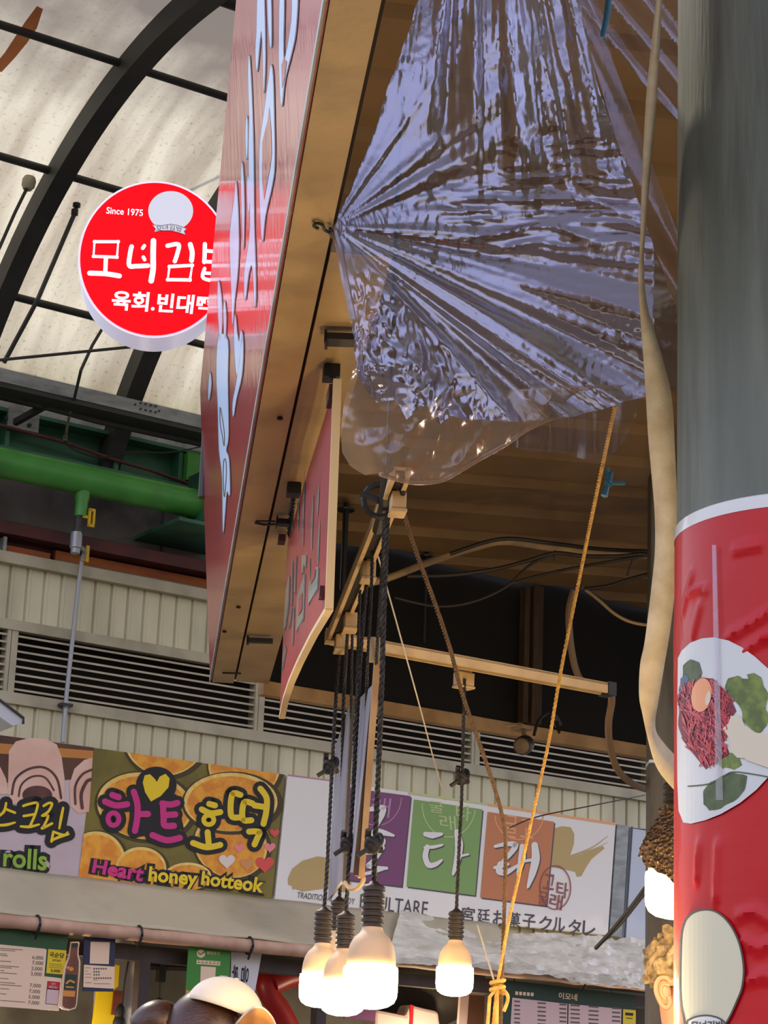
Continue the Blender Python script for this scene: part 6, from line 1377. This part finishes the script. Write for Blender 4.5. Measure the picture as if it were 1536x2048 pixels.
part_('picture_garnish', K2L((680, 170), (720, 300), (800, 380), (940, 430), (1000, 430), (1000, 250), (800, 200), (740, 100), (700, 100)), .0018, 'food_pale')
m = MB(); q_ = K1(556, 1672)
m.ell(CB, q_[0], q_[1], 20, 34, .0022, 8); obj('picture_yolk', m, MATS['yolk'], pil)
m = MB(); m.ell(CB, K1(600, 1695)[0], K1(600, 1695)[1], 5, 15, .0026, 10); obj('picture_highlight', m, MATS['food_pale'], pil)
m = MB(); m.stroke(CB, K2L((430, 545), (560, 530), (640, 490), (710, 455), (820, 465), (960, 490)), 2.4, .0012); obj('picture_fold', m, MATS['food_dark_green'], pil)
# emblem at the bottom: blank cream oval with a dark outline
ov = K2L((405, 1410), (430, 1370), (470, 1340), (530, 1325), (590, 1332), (640, 1360), (680, 1400), (720, 1460), (760, 1560), (782, 1700), (770, 1820), (740, 1900), (700, 1990), (660, 2060), (620, 2120), (440, 2120), (400, 2000), (380, 1880), (378, 1700), (385, 1500))
mat('emblem_cream', (208, 204, 172), 0.35, coat=.6); mat('emblem_line', (28, 26, 28), 0.4, coat=.6)
obj('emblem', MB().poly(CB, ov, .0006), MATS['emblem_cream'], pil)
obj('emblem_outline', MB().stroke(CB, ov, 3.6, .0012, closed=True), MATS['emblem_line'], pil)
rb = K2L((420, 2048), (450, 2015), (500, 1998), (560, 1995), (620, 2010), (660, 2040), (690, 2090), (660, 2200), (430, 2200))
obj('emblem_ribbon', MB().poly(CB, rb, .0016), MATS['banner_white'], pil)
m = MB(); m.stroke(CB, rb, 3.2, .0022, closed=True); m.text(CB, '모녀김밥', K2(450, 2030), K2(650, 2030), K2(440, 2095), K2(660, 2095), .0022, .03); obj('emblem_lettering', m, MATS['emblem_line'], pil)
# clear tape strips holding the banner
ct = film('clear_tape', 0.16, 0.1, 0.3, (0.93, .9, .9), 0.06)
m = MB(); m.poly(CB, [(1424, 1090), (1432, 1090), (1446, 1600), (1432, 1600)], .003); obj('clear_tape', m, ct, pil)

# ================================================================== PEOPLE
def body(name, head_c, hr, face, m_skin, label, parent_name='person', lean=Vector((0, 0, 0))):
    """one continuous skinned figure under a head at head_c; face: horizontal direction looked at"""
    face = Vector(face).normalized(); side = face.cross(UP)
    hc = Vector(head_c)
    neck = hc - UP * (hr * 1.35) - face * .02; ch = neck - UP * .14 - face * .01 + lean * .2; pel = ch - UP * .44 + lean
    J = [pel, ch, neck, hc - UP * hr * .35, hc + UP * hr * .25]; R = [.155, .165, .058, hr * .80, hr * .86]; E = [(0, 1), (1, 2), (2, 3), (3, 4)]
    def add(p, r, to): J.append(p); R.append(r); E.append((to, len(J) - 1)); return len(J) - 1
    for s in (-1, 1):
        a = add(ch + side * s * .17 + UP * .03, .062, 1); b = add(ch + side * s * .23 - UP * .24 + face * .03, .045, a); c = add(ch + side * s * .19 - UP * .42 + face * .20, .034, b)
        h = add(ch + side * s * .17 - UP * .44 + face * .28, .030, c)
        for k in range(4): add(ch + side * (s * .17 + (k - 1.5) * .019) - UP * .47 + face * (.36 + (.01 if k in (1, 2) else 0)), .0085, h)
        add(ch + side * (s * .17 - s * .045) - UP * .445 + face * .32, .010, h)
        g = add(pel + side * s * .09 - UP * .06, .095, 0); k_ = add(Vector((pel.x, pel.y, pel.z * .52)) + side * s * .10 + face * .02, .06, g); f_ = add(Vector((pel.x, pel.y, .075)) + side * s * .10, .042, k_); add(Vector((pel.x, pel.y, .04)) + side * s * .11 + face * .15, .036, f_)
    me = bpy.data.meshes.new('person'); o0 = Vector((pel.x, pel.y, 0)); me.from_pydata([j - o0 for j in J], E, []); o = bpy.data.objects.new('person', me); COL.objects.link(o); o.location = o0
    sk = o.modifiers.new('skin', 'SKIN'); sk.use_smooth_shade = True
    for i, r in enumerate(R): me.skin_vertices[0].data[i].radius = (r, r)
    for i in range(len(R)): me.skin_vertices[0].data[i].use_root = (i == 0)
    sb = o.modifiers.new('sub', 'SUBSURF'); sb.levels = 2; sb.render_levels = 2
    me.materials.append(m_skin)
    return tag(o, label, 'person')
def ellip(c, ax, ay, az, n=20, cut=None, bulge=None):
    m = MB(); n2 = 2 * n
    for i in range(n + 1):
        t = pi * i / n
        for k in range(n2):
            p = 2 * pi * k / n2; v = ax * (sin(t) * cos(p)) + ay * (sin(t) * sin(p)) + az * cos(t)
            m.v.append(Vector(c) + v * (1 + (bulge(v) if bulge else 0)))
    m.f = [(i * n2 + k, (i + 1) * n2 + k, (i + 1) * n2 + (k + 1) % n2, i * n2 + (k + 1) % n2) for i in range(n) for k in range(n2)]
    if cut: m.f = [f for f in m.f if all(cut(m.v[i]) for i in f)]
    return m
# --- person in the cap, seen from behind, face turned to the right
fd = Vector((0.94, 0.34, 0)); d1 = 5.6
hc = at(432, 2078, d1); fs = fd.cross(UP)
p1 = body('person', hc, 0.112, fd, MATS['skin'], 'person in a cream cap with a dark ponytail, facing right at the bottom edge')
tilt = (UP * .93 + fd * -.0 ).normalized()
m = ellip(hc - fd * .022 + UP * .0, fd * .112, fs * .092, UP * .122, 22, cut=lambda v: (v - hc).dot(fd) < 0.035 - 0.2 * max(0, (hc.z + .03 - v.z)), bulge=lambda v: 0.012 * noise.noise(Vector((v.x * 30, v.y * 30, v.z * 8))))
obj('hair', m, MATS['hair_brown'], p1, smooth=True)
pq = at(336, 2046, d1 + .01)
m = MB(); m.tube(spline([at(352, 2040, d1), pq, at(318, 2040, d1), at(298, 2052, d1), at(285, 2085, d1), at(280, 2130, d1)]), [.034 + .0 * k for k in range(8)] + [.05] * 12 + [.044] * 6 + [.034] * 5, 14); obj('ponytail', m, MATS['hair_brown'], p1, smooth=True)
m = MB(); m.tube([at(334, 2028, d1 - .03), at(329, 2052, d1 - .045), at(326, 2075, d1 - .03)], .006, 8); obj('hair_band', m, MATS['red_plastic'], p1, smooth=True)
# cap: dome, band, brim
cn = (UP * .90 + fd * -.42).normalized(); cf = (fd * .90 + UP * .42).normalized()
cu_, cfw = (UP * .95 + fd * .30).normalized(), (fd * .95 - UP * .30).normalized()
cc = at(448, 2026, d1)
m = ellip(cc, cfw * .098, fs * .088, cu_ * .086, 24, cut=lambda v: (v - cc).dot(cu_) > -0.006)
co = obj('cap_crown', m, MATS['cap_cream'], p1, smooth=True); sdm = co.modifiers.new('thickness', 'SOLIDIFY'); sdm.thickness = .003
mat('cap_lamplit', (206, 150, 92), 0.7)  # tan with the warm lamp glow under the brim painted in
tip = [(470, 2052, 5.54), (478, 2042, 5.52), (495, 2024, 5.50), (513, 2014, 5.48), (530, 2020, 5.50), (545, 2038, 5.53), (553, 2062, 5.56)]
root_ = [(470, 2062, 5.56), (480, 2064, 5.55), (492, 2066, 5.55), (506, 2068, 5.55), (518, 2070, 5.56), (528, 2076, 5.58), (534, 2084, 5.6)]
T_ = spline([at(*p) for p in tip], 5); R_2 = spline([at(*p) for p in root_], 5); m = MB(); nT = len(T_)
for p, q in zip(T_, R_2): m.v += [p, p.lerp(q, .33), p.lerp(q, .66), q]
m.f = [(i * 4 + j, i * 4 + j + 1, i * 4 + 5 + j, i * 4 + 4 + j) for i in range(nT - 1) for j in range(3)]
bo = obj('cap_brim', m, MATS['cap_lamplit'], p1, smooth=True); sdm = bo.modifiers.new('thickness', 'SOLIDIFY'); sdm.thickness = .004
m = MB(); m.tube(T_, .0036, 6); obj('brim_piping', m, MATS['cap_cream'], p1, smooth=True)
m = MB(); m.ball(cc + cu_ * .0865, .007, 6, (1, 1, .5)); obj('cap_button', m, MATS['cap_cream'], p1, smooth=True)
m = ellip(Vector((hc.x, hc.y, hc.z)) - UP * .47 - fd * .02, fd * .14, fs * .215, UP * .29, 18); obj('shirt', m, MATS['shirt_dark'], p1, smooth=True)
m = MB(); fp = hc + fd * .098 - UP * .015; m.lathe([(.013, 0), (.010, .012), (.002, .026)], fp, fd - UP * .25, 10)
obj('nose', m, MATS['skin'], p1, smooth=True)
m = MB(); ep = hc + fs * -.083 - fd * .01 - UP * .01; m.tube([ep + (fd * .018 * cos(t) + UP * .030 * sin(t)) for t in [2 * pi * k / 16 for k in range(17)]], .006, 7); m.ball(ep, .014, 8, (1, .6, 1.5)); obj('ear', m, MATS['skin'], p1, smooth=True)
for s in (-1, 1):
    m = MB(); m.ball(hc + fd * .083 + fs * s * .033 + UP * .012, .011, 8); obj('eye', m, MATS['print_white'], p1, smooth=True)
m = MB(); m.tube(spline([hc + fd * .090 - UP * .055 + fs * .024, hc + fd * .099 - UP * .052, hc + fd * .090 - UP * .055 - fs * .024]), .005, 6); obj('mouth', m, MATS['heart_pink'], p1, smooth=True)
# --- person hidden by the pillar: ear, cheek and permed hair show
d2 = 5.25; hc2 = at(1392, 1990, d2); fd2 = Vector((0.55, 0.83, 0)).normalized(); fs2 = fd2.cross(UP)
p2 = body('person', hc2, 0.112, fd2, MATS['skin'], 'person with permed light brown hair, mostly hidden by the pillar, ear showing')
m = ellip(hc2 + UP * .045 - fd2 * .015, fd2 * .122, fs2 * .108, UP * .118, 40, cut=lambda v: v.z > hc2.z + 0.03 - 0.2 * max(0, -(v - hc2).dot(fd2)), bulge=lambda v: 0.16 * noise.noise(Vector((v.x * 40, v.y * 40, v.z * 40))) + 0.1 * noise.noise(Vector((v.x * 90, v.y * 90, v.z * 90))))
obj('hair', m, MATS['hair_grey'], p2, smooth=True)
ec = at(1329, 1986, d2 - .10); xr = CR.copy()
m = MB(); P = [ec + xr * a * .001 + UP * b * .001 for a, b in ((14, 24), (4, 33), (-10, 32), (-18, 20), (-18, 2), (-12, -14), (-4, -28), (6, -32), (12, -22), (10, -8))]
m.tube(spline(P), .0055, 8); m.ball(ec + _F * .008, .026, 10, (.62, .35, 1.15)); m.tube(spline([ec + xr * .010 + UP * .016, ec + xr * -.004 + UP * .018, ec + xr * -.008 + UP * 0, ec + xr * .002 + UP * -.014]), .0042, 7); obj('ear', m, MATS['skin'], p2, smooth=True)
m = MB(); m.tube(spline([at(1386, 1980, d2 - .03), at(1390, 2040, d2 - .02), at(1400, 2120, d2 - .02), at(1400, 2200, d2)]), .05, 16); obj('neck', m, MATS['skin'], p2, smooth=True)
m = ellip(Vector((hc2.x, hc2.y, hc2.z)) - UP * .50, fd2 * .14, fs2 * .215, UP * .29, 18); obj('shirt', m, MATS['shirt_dark'], p2, smooth=True)
for s in (-1, 1):
    m = MB(); m.ball(hc2 + fd2 * .088 + fs2 * s * .033 + UP * .012, .011, 8); obj('eye', m, MATS['print_white'], p2, smooth=True)
m = MB(); m.lathe([(.013, 0), (.010, .012), (.002, .026)], hc2 + fd2 * .098 - UP * .015, fd2 - UP * .25, 10); obj('nose', m, MATS['skin'], p2, smooth=True)
